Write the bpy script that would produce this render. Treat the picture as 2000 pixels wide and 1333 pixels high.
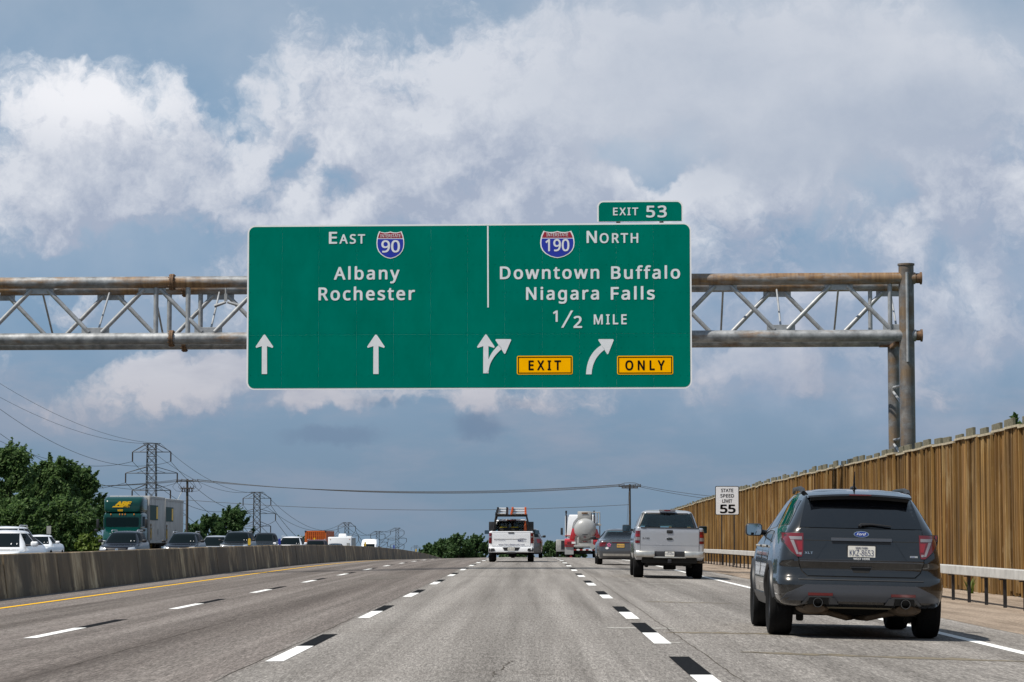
import bpy, bmesh, math, random
import numpy as np
from mathutils import Vector, Matrix
for _o in list(bpy.data.objects):
    bpy.data.objects.remove(_o)
SC = bpy.context.scene
C = SC.collection
rad = math.radians

# ------------------------------------------------------------------ camera
F = 5020.0                       # focal length in pixels of the 2000 px wide photograph
CAMZ = 1.12
TH = math.atan(380.5 / F)        # looking slightly up
PHI = math.atan(40.0 / F)        # and slightly left of the road's direction
cd = bpy.data.cameras.new('camera')
cam = bpy.data.objects.new('camera', cd)
C.objects.link(cam)
cam.location = (0, 0, CAMZ)
cam.rotation_euler = (rad(90) + TH, 0, PHI)
cd.sensor_width = 36.0
cd.lens = 36.0 * F / 2000.0
cd.clip_start = 0.1
cd.clip_end = 9000
SC.camera = cam
SC.view_settings.view_transform = 'Standard'
SC.view_settings.look = 'None'
SC.view_settings.exposure = 0.2
SC.view_settings.gamma = 1.0
SC.cycles.max_bounces = 8
SC.cycles.transparent_max_bounces = 12
SC.cycles.use_denoising = True

# ------------------------------------------------------------------ sun
SUN_EL, SUN_Y = rad(60), -0.50    # from the left, high, somewhat behind the camera
_sd = Vector((-math.cos(SUN_EL), SUN_Y * math.cos(SUN_EL), math.sin(SUN_EL))).normalized()
sl = bpy.data.lights.new('sun', 'SUN')
sl.energy = 5.0
sl.angle = rad(0.53)
sl.color = (1.0, 0.94, 0.84)
so = bpy.data.objects.new('sun', sl)
so.rotation_euler = (-_sd).to_track_quat('-Z', 'Y').to_euler()
so.location = (-60, -10, 90)
C.objects.link(so)

# ------------------------------------------------------------------ node helpers
class NT:
    def __init__(s, tree):
        s.t = tree; s.n = tree.nodes; s.l = tree.links
    def new(s, typ, **kw):
        n = s.n.new(typ)
        for k, v in kw.items():
            setattr(n, k, v)
        return n
    def put(s, sock, v):
        if hasattr(v, 'is_linked'):
            s.l.new(v, sock)
        elif v is not None:
            sock.default_value = v
    def math(s, op, a, b=None, c=None, clamp=False):
        n = s.new('ShaderNodeMath', operation=op, use_clamp=clamp)
        s.put(n.inputs[0], a)
        if b is not None: s.put(n.inputs[1], b)
        if c is not None: s.put(n.inputs[2], c)
        return n.outputs[0]
    def vec(s, op, a, b=None, scale=None):
        n = s.new('ShaderNodeVectorMath', operation=op)
        s.put(n.inputs[0], a)
        if b is not None: s.put(n.inputs[1], b)
        if scale is not None: s.put(n.inputs[3], scale)
        return n.outputs['Value'] if op in ('LENGTH', 'DOT_PRODUCT') else n.outputs[0]
    def noise(s, v, scale, detail=4, rough=.5, out='Fac', dist=0.0):
        n = s.new('ShaderNodeTexNoise')
        if v is not None: s.put(n.inputs['Vector'], v)
        n.inputs['Scale'].default_value = scale
        n.inputs['Detail'].default_value = detail
        n.inputs['Roughness'].default_value = rough
        n.inputs['Distortion'].default_value = dist
        return n.outputs[out]
    def maprange(s, v, a, b, c=0.0, d=1.0, smooth=False):
        n = s.new('ShaderNodeMapRange')
        if smooth: n.interpolation_type = 'SMOOTHSTEP'
        s.put(n.inputs[0], v)
        for i, q in ((1, a), (2, b), (3, c), (4, d)):
            s.put(n.inputs[i], q)
        return n.outputs[0]
    def mix(s, f, a, b, mode='MIX'):
        n = s.new('ShaderNodeMix', data_type='RGBA', blend_type=mode)
        s.put(n.inputs[0], f)
        s.put(n.inputs[6], a if hasattr(a, 'is_linked') else (*a[:3], 1))
        s.put(n.inputs[7], b if hasattr(b, 'is_linked') else (*b[:3], 1))
        return n.outputs[2]
    def ramp(s, v, stops):
        n = s.new('ShaderNodeValToRGB')
        s.put(n.inputs[0], v)
        cr = n.color_ramp
        while len(cr.elements) < len(stops): cr.elements.new(0.5)
        for e, (p, c) in zip(cr.elements, stops):
            e.position = p; e.color = (*c[:3], 1)
        return n.outputs[0]

# ------------------------------------------------------------------ sky (world)
W = bpy.data.worlds.new('World')
SC.world = W
W.use_nodes = True
W.node_tree.nodes.clear()
w = NT(W.node_tree)
SKY_STRENGTH = 0.1

# cumulus banks: (azimuth, elevation) on a plane 1000 units in front of the road's vanishing direction,
# radius across, radius up, how much cloud there (negative = clear air)
BANKS = [
 (0, 640, 1500, 400, .32),
 (-860, 800, 330, 185, .30), (-880, 900, 190, 90, .14), (-720, 640, 300, 90, .18), (-980, 660, 190, 130, .16), (-560, 760, 130, 110, .12),
 (-240, 860, 420, 220, .26), (60, 780, 330, 150, .22), (420, 930, 620, 190, .40), (800, 800, 330, 200, .30),
 (-430, 610, 150, 85, .28), (20, 660, 330, 75, .26), (-220, 720, 130, 60, .14), (450, 700, 150, 180, .28), (600, 740, 260, 100, .16), (880, 640, 150, 90, .24), (930, 480, 130, 120, .20),
 (720, 540, 190, 120, .14), (560, 470, 170, 90, .12), (800, 420, 220, 100, .18), (-700, 310, 210, 85, .40), (-860, 260, 240, 70, .26), (-560, 345, 150, 50, .22), (-420, 250, 160, 42, .40), (-120, 262, 280, 45, .30), (-540, 520, 80, 60, .10),
 (280, 330, 280, 90, .26), (620, 320, 280, 90, .26), (880, 260, 200, 60, .14),
 (-890, 1020, 260, 80, -.62), (-660, 985, 130, 120, -.50), (-610, 830, 75, 80, -.36), (-480, 735, 55, 60, -.36), (-560, 650, 90, 40, -.12),
 (-385, 690, 55, 55, -.34), (-760, 620, 120, 42, -.34), (-870, 540, 210, 50, -.55), (-680, 560, 90, 60, -.34), (-500, 560, 70, 60, -.30),
 (-110, 690, 70, 40, -.22), (240, 752, 150, 62, -.80), (330, 805, 70, 40, -.26), (460, 620, 110, 60, -.24), (690, 690, 80, 70, -.42), (620, 550, 110, 60, -.28),
 (-860, 390, 330, 60, -.30), (-200, 130, 1300, 95, -.50), (500, 170, 800, 80, -.40),
]
def cloud_group():
    g = bpy.data.node_groups.new('cloud_field', 'ShaderNodeTree')
    g.interface.new_socket('P', in_out='INPUT', socket_type='NodeSocketVector')
    g.interface.new_socket('D', in_out='OUTPUT', socket_type='NodeSocketFloat')
    q = NT(g)
    gi = q.new('NodeGroupInput'); go = q.new('NodeGroupOutput')
    P = gi.outputs[0]
    wv = q.noise(P, 5.5, 4, .55, 'Color')
    wv = q.vec('SUBTRACT', wv, (.5, .5, .5))
    P1 = q.vec('ADD', P, q.vec('SCALE', wv, scale=.24))
    wv2 = q.vec('SUBTRACT', q.noise(P, 19, 4, .6, 'Color'), (.5, .5, .5))
    P2 = q.vec('ADD', P1, q.vec('SCALE', wv2, scale=.05))
    tot = q.maprange(q.noise(P2, 4.6, 11, .66), .28, .72, 0, 1)
    tot = q.math('MULTIPLY', tot, .62)
    for (bx, by, rx, ry, s_) in BANKS:
        d = q.vec('MULTIPLY', q.vec('SUBTRACT', P2, (bx / 1000, by / 1000, 0)), (1000 / rx, 1000 / ry, 0))
        L = q.vec('LENGTH', d)
        tot = q.math('ADD', tot, q.maprange(L, .15, 1.25, s_, 0, True))
    q.put(go.inputs[0], tot)
    return g
CG = cloud_group()
def cfield(P):
    n = w.new('ShaderNodeGroup'); n.node_tree = CG
    w.put(n.inputs[0], P)
    return n.outputs[0]
tc = w.new('ShaderNodeTexCoord')
sx = w.new('ShaderNodeSeparateXYZ')
w.put(sx.inputs[0], tc.outputs['Generated'])
yy = w.math('MAXIMUM', w.math('ABSOLUTE', sx.outputs[1]), .08)
PX = w.math('MULTIPLY', w.math('DIVIDE', sx.outputs[0], yy), F / 1000)
PZ = w.math('MULTIPLY', w.math('DIVIDE', sx.outputs[2], yy), F / 1000)
cb = w.new('ShaderNodeCombineXYZ')
w.put(cb.inputs[0], PX); w.put(cb.inputs[1], PZ)
P = cb.outputs[0]
d0 = cfield(P)
d1 = cfield(w.vec('ADD', P, (-.028, .046, 0)))
d2 = cfield(w.vec('ADD', P, (-.075, .13, 0)))
cover = w.math('MULTIPLY', w.maprange(d0, .38, .77, 0, 1, True), w.maprange(PZ, .13, .24, 0, 1, True))
lit = w.math('ADD', w.math('MULTIPLY', w.math('SUBTRACT', d0, d1), 1.5), w.math('MULTIPLY', w.math('SUBTRACT', d0, d2), .95))
fine = w.maprange(w.noise(P, 11, 9, .66), .3, .7, -.22, .22)
b = w.math('ADD', w.math('ADD', lit, .42), fine)
b = w.math('SUBTRACT', b, w.math('MULTIPLY', w.maprange(d0, .80, 1.25, 0, 1), .30))
# the big left cumulus catches more sun
dl = w.vec('LENGTH', w.vec('MULTIPLY', w.vec('SUBTRACT', P, (-.88, .90, 0)), (3.2, 6.5, 0)))
b = w.math('ADD', b, w.maprange(dl, .1, 1.2, .34, 0, True))
b = w.math('MAXIMUM', w.math('MINIMUM', b, 1.0), 0.0)
white = w.mix(w.maprange(PZ, .15, .45), (.44, .425, .47), (.66, .69, .755))
grey = w.mix(w.maprange(PZ, .1, .5), (.20, .27, .38), (.37, .425, .54))
cloud = w.mix(b, grey, white)
cloud = w.mix(w.maprange(dl, .25, 1.1, .75, 0, True), cloud, w.mix(b, (.50, .53, .63), (.93, .93, .96)))
sk = w.new('ShaderNodeTexSky', sky_type='NISHITA', sun_disc=False)
sk.sun_elevation = SUN_EL
sk.sun_rotation = math.atan2(_sd.x, _sd.y)
sk.air_density = 1.2; sk.dust_density = 2.0; sk.ozone_density = 1.5
up = w.vec('NORMALIZE', w.vec('ADD', w.vec('MULTIPLY', tc.outputs['Generated'], (1, 1, .9)), (0, 0, .22)))
w.put(sk.inputs[0], up)
haze = w.ramp(w.maprange(PZ, -.1, 1.1), [(0, (.185, .275, .378)), (.2, (.205, .305, .425)), (.45, (.220, .355, .52)), (.75, (.230, .38, .56)), (1, (.285, .40, .54))])
clear = w.mix(.85, w.mix(1.0, sk.outputs[0], (.06, .055, .05), 'MULTIPLY'), haze)
veil = w.math('MULTIPLY', w.maprange(w.noise(P, 2.6, 5, .55), .35, .7), w.maprange(PZ, .12, .5, 0, .62, True))
clear = w.mix(veil, clear, (.40, .475, .585))
# a smooth high sheet over the upper right, and thin grey cloud lower down on that side
hv = w.vec('SCALE', w.vec('SUBTRACT', w.noise(P, 3.2, 5, .55, 'Color'), (.5, .5, .5)), scale=.30)
PH = w.vec('ADD', P, hv)
dh = w.vec('LENGTH', w.vec('MULTIPLY', w.vec('SUBTRACT', PH, (.52, .90, 0)), (1.45, 4.2, 0)))
sheet_ = w.maprange(dh, .45, 1.25, .86, 0, True)
shade = w.maprange(w.noise(w.vec('MULTIPLY', P, (.8, 1.5, 1)), 2.7, 6, .52), .33, .68)
dk = w.vec('LENGTH', w.vec('MULTIPLY', w.vec('SUBTRACT', PH, (.72, .80, 0)), (2.6, 7.5, 0)))
sheetcol = w.mix(w.maprange(dk, .2, 1.2, .75, 0, True), w.mix(shade, (.45, .505, .60), (.61, .645, .715)), (.36, .425, .535))
d3 = w.vec('LENGTH', w.vec('MULTIPLY', w.vec('SUBTRACT', PH, (.66, .40, 0)), (1.7, 4.4, 0)))
low_ = w.math('MULTIPLY', w.maprange(d3, .3, 1.25, .80, 0, True), w.maprange(w.noise(P, 5.0, 7, .6), .36, .66, .25, 1))
lowcol = w.mix(w.maprange(w.noise(P, 6.5, 7, .58), .36, .66), (.25, .345, .49), (.43, .475, .58))
final = w.mix(w.math('MULTIPLY', cover, .97), clear, cloud)
band = w.noise(w.vec('MULTIPLY', P, (1, 3.2, 1)), 2.4, 6, .58)
final = w.mix(w.math('MULTIPLY', w.maprange(band, .42, .66, 0, .55, True), w.maprange(PZ, .55, .30, 0, 1, True)), final, w.mix(w.maprange(PZ, .0, .3), (.245, .295, .385), (.36, .385, .47)))
final = w.mix(sheet_, final, sheetcol)
final = w.mix(low_, final, lowcol)
# two small dark scud clouds low over the road
for (bx, by, rx, ry, s_) in ((-390, 197, 120, 24, .5), (-105, 212, 56, 32, .6), (-30, 260, 50, 14, .25), (-300, 262, 70, 16, .25)):
    wv = w.vec('SCALE', w.vec('SUBTRACT', w.noise(P, 22, 4, .6, 'Color'), (.5, .5, .5)), scale=.05)
    dd = w.vec('LENGTH', w.vec('MULTIPLY', w.vec('SUBTRACT', w.vec('ADD', P, wv), (bx / 1000, by / 1000, 0)), (1000 / rx, 1000 / ry, 0)))
    final = w.mix(w.maprange(dd, .35, 1.15, s_, 0, True), final, (.150, .215, .325))
bg = w.new('ShaderNodeBackground')
w.put(bg.inputs[0], w.vec('SCALE', final, scale=.90 / SKY_STRENGTH))
bg.inputs[1].default_value = SKY_STRENGTH
wo = w.new('ShaderNodeOutputWorld')
w.l.new(bg.outputs[0], wo.inputs[0])
W.cycles.sampling_method = 'MANUAL'
W.cycles.sample_map_resolution = 512

def ray(px, py):
    """direction of a pixel of the photograph, scaled so that y = 1"""
    a, b_ = (px - 1000) / F, (666.5 - py) / F
    f = Vector((-math.sin(PHI) * math.cos(TH), math.cos(PHI) * math.cos(TH), math.sin(TH)))
    r = Vector((math.cos(PHI), math.sin(PHI), 0))
    u = r.cross(f)
    d = f + a * r + b_ * u
    return d / d.y
def at(px, py, D):
    d = ray(px, py)
    return Vector((d.x * D, D, CAMZ + d.z * D))
# ================================================================== materials
def newmat(name):
    m = bpy.data.materials.new(name)
    m.use_nodes = True
    t = NT(m.node_tree)
    p = m.node_tree.nodes['Principled BSDF']
    return m, t, p
def pm(name, col, rough=.5, metal=0.0, coat=0.0, spec=.5, var=0.0, vscale=8.0, bump=0.0, bscale=40.0, emit=None):
    m, t, p = newmat(name)
    p.inputs['Base Color'].default_value = (*col, 1)
    p.inputs['Roughness'].default_value = rough
    p.inputs['Metallic'].default_value = metal
    p.inputs['Coat Weight'].default_value = coat
    p.inputs['Coat Roughness'].default_value = .04
    p.inputs['Specular IOR Level'].default_value = spec
    if var or bump:
        oc = t.new('ShaderNodeTexCoord').outputs['Object']
    if var:
        n = t.noise(oc, vscale, 6, .6)
        f = t.maprange(n, .3, .7)
        lo = tuple(c * (1 - var) for c in col); hi = tuple(min(1, c * (1 + var * .6)) for c in col)
        t.put(p.inputs['Base Color'], t.mix(f, lo, hi))
    if bump:
        b_ = t.new('ShaderNodeBump'); b_.inputs['Strength'].default_value = bump; b_.inputs['Distance'].default_value = .01
        t.put(b_.inputs['Height'], t.noise(oc, bscale, 5, .6))
        t.put(p.inputs['Normal'], b_.outputs[0])
    if emit:
        p.inputs['Emission Color'].default_value = (*emit[:3], 1); p.inputs['Emission Strength'].default_value = emit[3]
    return m
def paint(name, col, metal=.5, rough=.28, coat=1.0, spec=.5):
    m, t, p = newmat(name)
    p.inputs['Specular IOR Level'].default_value = spec
    p.inputs['Metallic'].default_value = metal
    p.inputs['Coat Weight'].default_value = coat
    p.inputs['Coat Roughness'].default_value = .03
    oc = t.new('ShaderNodeTexCoord').outputs['Object']
    sp = t.new('ShaderNodeSeparateXYZ'); t.put(sp.inputs[0], oc)
    # road dust: thicker low on the body
    d = t.math('MULTIPLY', t.maprange(sp.outputs[2], .95, .3), t.maprange(t.noise(oc, 9, 6, .65), .35, .75))
    t.put(p.inputs['Base Color'], t.mix(t.math('MULTIPLY', d, .25), col, (.16, .145, .125)))
    t.put(p.inputs['Roughness'], t.math('ADD', t.math('MULTIPLY', d, .25), rough))
    t.put(p.inputs['Coat Weight'], t.math('SUBTRACT', coat, t.math('MULTIPLY', d, .35)))
    return m
def tinted(name, col, gloss=.04):
    """a pane one can see through"""
    m = bpy.data.materials.new(name); m.use_nodes = True
    m.node_tree.nodes.clear(); t = NT(m.node_tree)
    tr = t.new('ShaderNodeBsdfTransparent'); tr.inputs[0].default_value = (*col, 1)
    gl = t.new('ShaderNodeBsdfGlossy'); gl.inputs['Roughness'].default_value = .02
    fr = t.new('ShaderNodeFresnel'); fr.inputs[0].default_value = 1.45
    mx = t.new('ShaderNodeMixShader')
    t.put(mx.inputs[0], t.math('ADD', fr.outputs[0], gloss)); t.l.new(tr.outputs[0], mx.inputs[1]); t.l.new(gl.outputs[0], mx.inputs[2])
    o = t.new('ShaderNodeOutputMaterial'); t.l.new(mx.outputs[0], o.inputs[0])
    return m
M = {}
M['rubber'] = pm('rubber', (.007, .007, .0075), .9, spec=.2, var=.3, vscale=20)
M['rim'] = pm('rim', (.22, .22, .23), .35, .9)
M['rim_dark'] = pm('rim_dark', (.06, .06, .065), .35, .8)
M['glass_dark'] = pm('glass_dark', (.004, .005, .007), .03, 0, 0, .75)
M['glass_car'] = pm('glass_car', (.0045, .008, .010), .2, 0, .16, 0)
M['glass_teal'] = tinted('glass_teal', (.60, .78, .79), .02)
M['black'] = pm('black_plastic', (.018, .018, .020), .45)
M['black_matt'] = pm('black_matt', (.010, .010, .010), .8)
M['under'] = pm('underbody', (.010, .010, .0095), .8, var=.5, vscale=6)
M['chrome'] = pm('chrome', (.62, .62, .62), .14, 1.0)
M['chrome_dusty'] = pm('chrome_dusty', (.55, .53, .49), .33, .75, var=.25, vscale=5)
M['red_lens'] = pm('red_lens', (.11, .002, .004), .12, 0, 1.0)
M['red_bright'] = pm('red_bright', (.21, .004, .007), .12, 0, 1.0)
M['clear_lens'] = pm('clear_lens', (.22, .20, .21), .12, .2, 1.0)
M['headlamp'] = pm('headlamp', (.62, .64, .66), .08, .5, 1.0)
M['amber'] = pm('amber_lens', (.75, .25, .02), .2, 0, 1)
M['plate'] = pm('plate', (.74, .72, .66), .45)
M['plate_orange'] = pm('plate_orange', (.70, .42, .10), .45)
M['ink_blue'] = pm('ink_blue', (.02, .035, .12), .5)
M['ink_black'] = pm('ink_black', (.006, .006, .006), .7, spec=.05)
M['white_ink'] = pm('white_ink', (.75, .75, .75), .5)
M['badge_blue'] = pm('badge_blue', (.008, .03, .20), .15, .2, 1)
M['seat'] = pm('seat', (.012, .014, .015), .9)
M['skin'] = pm('skin', (.42, .26, .19), .6)
M['steel_dark'] = pm('steel_dark', (.045, .045, .05), .5, .6, var=.4)
M['white_paint'] = paint('white_paint', (.80, .81, .83), 0, .3)

# ================================================================== mesh builder
def rotz(a): return Matrix.Rotation(a, 4, 'Z')
class B:
    def __init__(s):
        s.v = []; s.f = []; s.m = []; s.mi = 0
    def add(s, vs, fs):
        o = len(s.v)
        s.v += [tuple(p) for p in vs]
        s.f += [tuple(i + o for i in f) for f in fs]
        s.m += [s.mi] * len(fs)
        return s
    def box(s, c, d, rot=None, taper=None):
        x, y, z = d[0] / 2, d[1] / 2, d[2] / 2
        pts = []
        for k in (-1, 1):
            tx, ty = (taper if (taper and k == 1) else (1, 1))
            for (i, j) in ((-1, -1), (1, -1), (1, 1), (-1, 1)):
                pts.append(Vector((i * x * tx, j * y * ty, k * z)))
        if rot is not None:
            pts = [rot @ p for p in pts]
        c = Vector(c)
        return s.add([p + c for p in pts], [(3, 2, 1, 0), (4, 5, 6, 7), (0, 1, 5, 4), (1, 2, 6, 5), (2, 3, 7, 6), (3, 0, 4, 7)])
    def tube(s, a, b, r, r2=None, n=10, caps=True, ph=0.0):
        a, b = Vector(a), Vector(b)
        d = (b - a)
        if d.length < 1e-9: return s
        q = d.to_track_quat('Z', 'Y')
        r2 = r if r2 is None else r2
        vs = []
        for (p, rr) in ((a, r), (b, r2)):
            for k in range(n):
                t = 2 * math.pi * k / n + ph
                vs.append(p + q @ Vector((rr * math.cos(t), rr * math.sin(t), 0)))
        fs = [(k, (k + 1) % n, n + (k + 1) % n, n + k) for k in range(n)]
        if caps: fs += [tuple(range(n - 1, -1, -1)), tuple(range(n, 2 * n))]
        return s.add(vs, fs)
    def path(s, pts, r, n=8, caps=True):
        pts = [Vector(p) for p in pts]
        vs = []; ref = None
        for i, p in enumerate(pts):
            d = (pts[min(i + 1, len(pts) - 1)] - pts[max(i - 1, 0)]).normalized()
            if ref is None:
                ref = Vector((0, 0, 1)) if abs(d.z) < .9 else Vector((1, 0, 0))
            u = d.cross(ref).normalized(); vv = u.cross(d).normalized(); ref = vv
            rr = r[i] if isinstance(r, (list, tuple)) else r
            for k in range(n):
                t = 2 * math.pi * k / n
                vs.append(p + rr * (math.cos(t) * u + math.sin(t) * vv))
        fs = []
        for i in range(len(pts) - 1):
            for k in range(n):
                fs.append((i * n + k, (i + 1) * n + k, (i + 1) * n + (k + 1) % n, i * n + (k + 1) % n))
        if caps:
            fs += [tuple(range(n)), tuple(range(len(pts) * n - 1, (len(pts) - 1) * n - 1, -1))]
        return s.add(vs, fs)
    def loft(s, rings, caps=True):
        n = len(rings[0]); vs = [p for r in rings for p in r]; fs = []
        for i in range(len(rings) - 1):
            for k in range(n):
                fs.append((i * n + k, i * n + (k + 1) % n, (i + 1) * n + (k + 1) % n, (i + 1) * n + k))
        if caps:
            fs += [tuple(range(n - 1, -1, -1)), tuple(range((len(rings) - 1) * n, len(rings) * n))]
        return s.add(vs, fs)
    def prism(s, pts, fn, d0, d1):
        """polygon pts (a,b) taken to 3-D by fn(a,b,depth) and extruded from d0 to d1"""
        n = len(pts)
        vs = [fn(a, b, d0) for a, b in pts] + [fn(a, b, d1) for a, b in pts]
        fs = [tuple(range(n)), tuple(range(2 * n - 1, n - 1, -1))] + [(k, n + k, n + (k + 1) % n, (k + 1) % n) for k in range(n)]
        return s.add(vs, fs)
    def lathe(s, prof, c, axis='X', n=24, a0=0.0):
        """profile (radius, along) turned about an axis through c; closed as a ring"""
        vs = []; m_ = len(prof); c = Vector(c)
        for k in range(n):
            t = 2 * math.pi * k / n + a0
            for (r, h) in prof:
                p = Vector((h, r * math.cos(t), r * math.sin(t)))
                if axis == 'Y': p = Vector((p.y, p.x, p.z))
                if axis == 'Z': p = Vector((p.y, p.z, p.x))
                vs.append(c + p)
        fs = []
        for k in range(n):
            for j in range(m_ - 1):
                a, b_ = k * m_ + j, ((k + 1) % n) * m_ + j
                fs.append((a, a + 1, b_ + 1, b_))
        return s.add(vs, fs)
    def slab(s, rows, off):
        """a closed sheet: rows of points, and the same points moved by the vector function off(p) behind"""
        nu = len(rows[0]); nv = len(rows)
        fr = [Vector(p) for r in rows for p in r]
        bk = [p + Vector(off) for p in fr]
        N = nu * nv; fs = []
        for j in range(nv - 1):
            for i in range(nu - 1):
                a = j * nu + i
                fs.append((a, a + 1, a + nu + 1, a + nu))
                fs.append((N + a, N + a + nu, N + a + nu + 1, N + a + 1))
        rim = list(range(nu)) + [j * nu + nu - 1 for j in range(1, nv)] + [(nv - 1) * nu + i for i in range(nu - 2, -1, -1)] + [j * nu for j in range(nv - 2, 0, -1)]
        for k in range(len(rim)):
            a, b_ = rim[k], rim[(k + 1) % len(rim)]
            fs.append((a, N + a, N + b_, b_))
        return s.add(fr + bk, fs)
    def mesh(s, name, mats, bevel=0.0, seg=2, sharp=35, merge=False):
        me = bpy.data.meshes.new(name)
        me.from_pydata(s.v, [], s.f)
        mats = mats if isinstance(mats, (list, tuple)) else [mats]
        for m in mats: me.materials.append(m)
        if len(mats) > 1:
            me.polygons.foreach_set('material_index', s.m)
        bm = bmesh.new(); bm.from_mesh(me)
        if merge: bmesh.ops.remove_doubles(bm, verts=bm.verts, dist=1e-5)
        bmesh.ops.recalc_face_normals(bm, faces=bm.faces)
        if bevel:
            es = [e for e in bm.edges if len(e.link_faces) == 2 and e.calc_face_angle(0) > rad(30)]
            bmesh.ops.bevel(bm, geom=es, offset=bevel, segments=seg, profile=.5, affect='EDGES', clamp_overlap=True)
        bm.to_mesh(me); bm.free()
        me.polygons.foreach_set('use_smooth', [True] * len(me.polygons))
        try: me.set_sharp_from_angle(angle=rad(sharp))
        except Exception: pass
        me.update()
        return me
    def build(s, name, mats, parent=None, **kw):
        o = bpy.data.objects.new(name, s.mesh(name, mats, **kw))
        C.objects.link(o)
        if parent is not None: o.parent = parent
        return o

def put(name, me, parent=None, loc=None):
    o = bpy.data.objects.new(name, me); C.objects.link(o)
    if parent is not None: o.parent = parent
    if loc is not None: o.location = loc
    return o
def tag(o, label=None, cat=None, group=None, kind=None):
    if label: o['label'] = label
    if cat: o['category'] = cat
    if group: o['group'] = group
    if kind: o['kind'] = kind
    return o
def thing(name, label, cat, loc=(0, 0, 0), rot=(0, 0, 0), group=None):
    o = bpy.data.objects.new(name, None); C.objects.link(o)
    o.location = loc; o.rotation_euler = rot; o.empty_display_size = .2
    return tag(o, label, cat, group)
def copy_tree(o, parent=None):
    c = o.copy(); C.objects.link(c); c.parent = parent
    for ch in list(o.children): copy_tree(ch, c)
    return c
def boolean(o, cutter_b, op='DIFFERENCE', mat='black_matt'):
    cu = cutter_b.build('cutter', M[mat], o.parent)
    md = o.modifiers.new('b', 'BOOLEAN'); md.object = cu; md.operation = op; md.solver = 'EXACT'; md.material_mode = 'TRANSFER'
    bpy.context.view_layer.update()
    dg = bpy.context.evaluated_depsgraph_get()
    me = bpy.data.meshes.new_from_object(o.evaluated_get(dg))
    o.modifiers.clear(); o.data = me
    me.polygons.foreach_set('use_smooth', [True] * len(me.polygons))
    try: me.set_sharp_from_angle(angle=rad(32))
    except Exception: pass
    bpy.data.objects.remove(cu)

# ------------------------------------------------------------------ lettering
_tx = {}
try:      # one of Blender's own interface typefaces, close to the road signs' lettering
    import os
    FONT = bpy.data.fonts.load(os.path.join(bpy.utils.system_resource('DATAFILES'), 'fonts', 'NotoSansHebrew-Regular.woff2'))
except Exception:
    FONT = None
def glyphs(body, bold=.0, space=1.0, shear=0.0):
    """triangulated outline of a text in the unit square of its own bounding box"""
    k = (body, bold, space, shear)
    if k in _tx: return _tx[k]
    cu = bpy.data.curves.new('t', 'FONT'); cu.body = body; cu.offset = 0 if FONT else bold; cu.space_character = space; cu.shear = shear
    cu.resolution_u = 4
    if FONT: cu.font = FONT
    o = bpy.data.objects.new('t', cu); C.objects.link(o)
    bpy.context.view_layer.update()
    me = bpy.data.meshes.new_from_object(o.evaluated_get(bpy.context.evaluated_depsgraph_get()))
    vs = [(p.co.x, p.co.y) for p in me.vertices]; fs = [tuple(p.vertices) for p in me.polygons]
    bpy.data.objects.remove(o); bpy.data.curves.remove(cu); bpy.data.meshes.remove(me)
    x0 = min(p[0] for p in vs); x1 = max(p[0] for p in vs); y0 = min(p[1] for p in vs); y1 = max(p[1] for p in vs)
    _tx[k] = (vs, fs, (x0, x1, y0, y1))
    return _tx[k]
def text(b, body, x0, x1, zb, cap, fn, bold=.012, space=1.0, shear=0.0):
    """lettering between x0 and x1, baseline zb, cap height cap; fn(x,z) gives the 3-D point"""
    vs, fs, (a0, a1, c0, c1) = glyphs(body, bold, space, shear)
    _, _, (_, _, h0, h1) = glyphs('E', bold, 1.0, 0.0)
    sx_ = (x1 - x0) / (a1 - a0); sz = cap / (h1 - h0)
    sh_ = [(0, 0)]
    if FONT and bold: e = bold * 1.5; sh_ = [(-e, 0), (e, 0), (-e * .6, e * .7), (e * .6, -e * .7), (e * .6, e * .7), (-e * .6, -e * .7)]
    for i, (ex, ez) in enumerate(sh_):      # heavier strokes: the letter laid over itself, each layer a hair prouder
        b.add([fn(x0 + (p[0] - a0) * sx_ + ex * sx_, zb + (p[1] - h0) * sz + ez * sz) + Vector((0, -.0004 * i, 0)) for p in vs], fs)
    return b

# ------------------------------------------------------------------ lofted car bodies
def pchip(xs, ys):
    n = len(xs); h = [xs[i + 1] - xs[i] for i in range(n - 1)]; d = [(ys[i + 1] - ys[i]) / h[i] for i in range(n - 1)]
    m = [0.0] * n
    for i in range(1, n - 1):
        if d[i - 1] * d[i] > 0:
            w1, w2 = 2 * h[i] + h[i - 1], h[i] + 2 * h[i - 1]
            m[i] = (w1 + w2) / (w1 / d[i - 1] + w2 / d[i])
    m[0], m[-1] = d[0], d[-1]
    def f(x):
        if x <= xs[0]: return ys[0]
        if x >= xs[-1]: return ys[-1]
        i = max(k for k in range(n - 1) if xs[k] <= x)
        t = (x - xs[i]) / h[i]
        return (ys[i] * (1 + 2 * t) * (1 - t) ** 2 + h[i] * m[i] * t * (1 - t) ** 2 + ys[i + 1] * t * t * (3 - 2 * t) + h[i] * m[i + 1] * t * t * (t - 1))
    return f
def lerp(a, b, t): return a + (b - a) * t
def along(pts, t):
    """point at parameter t (0..1, by index length) of a polyline of 2-D points"""
    L = [0.0]
    for i in range(len(pts) - 1): L.append(L[-1] + math.dist(pts[i], pts[i + 1]))
    q = t * L[-1]
    for i in range(len(pts) - 1):
        if q <= L[i + 1] + 1e-12:
            k = (q - L[i]) / max(1e-9, L[i + 1] - L[i])
            return tuple(lerp(pts[i][j], pts[i + 1][j], k) for j in range(len(pts[0])))
    return pts[-1]
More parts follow.
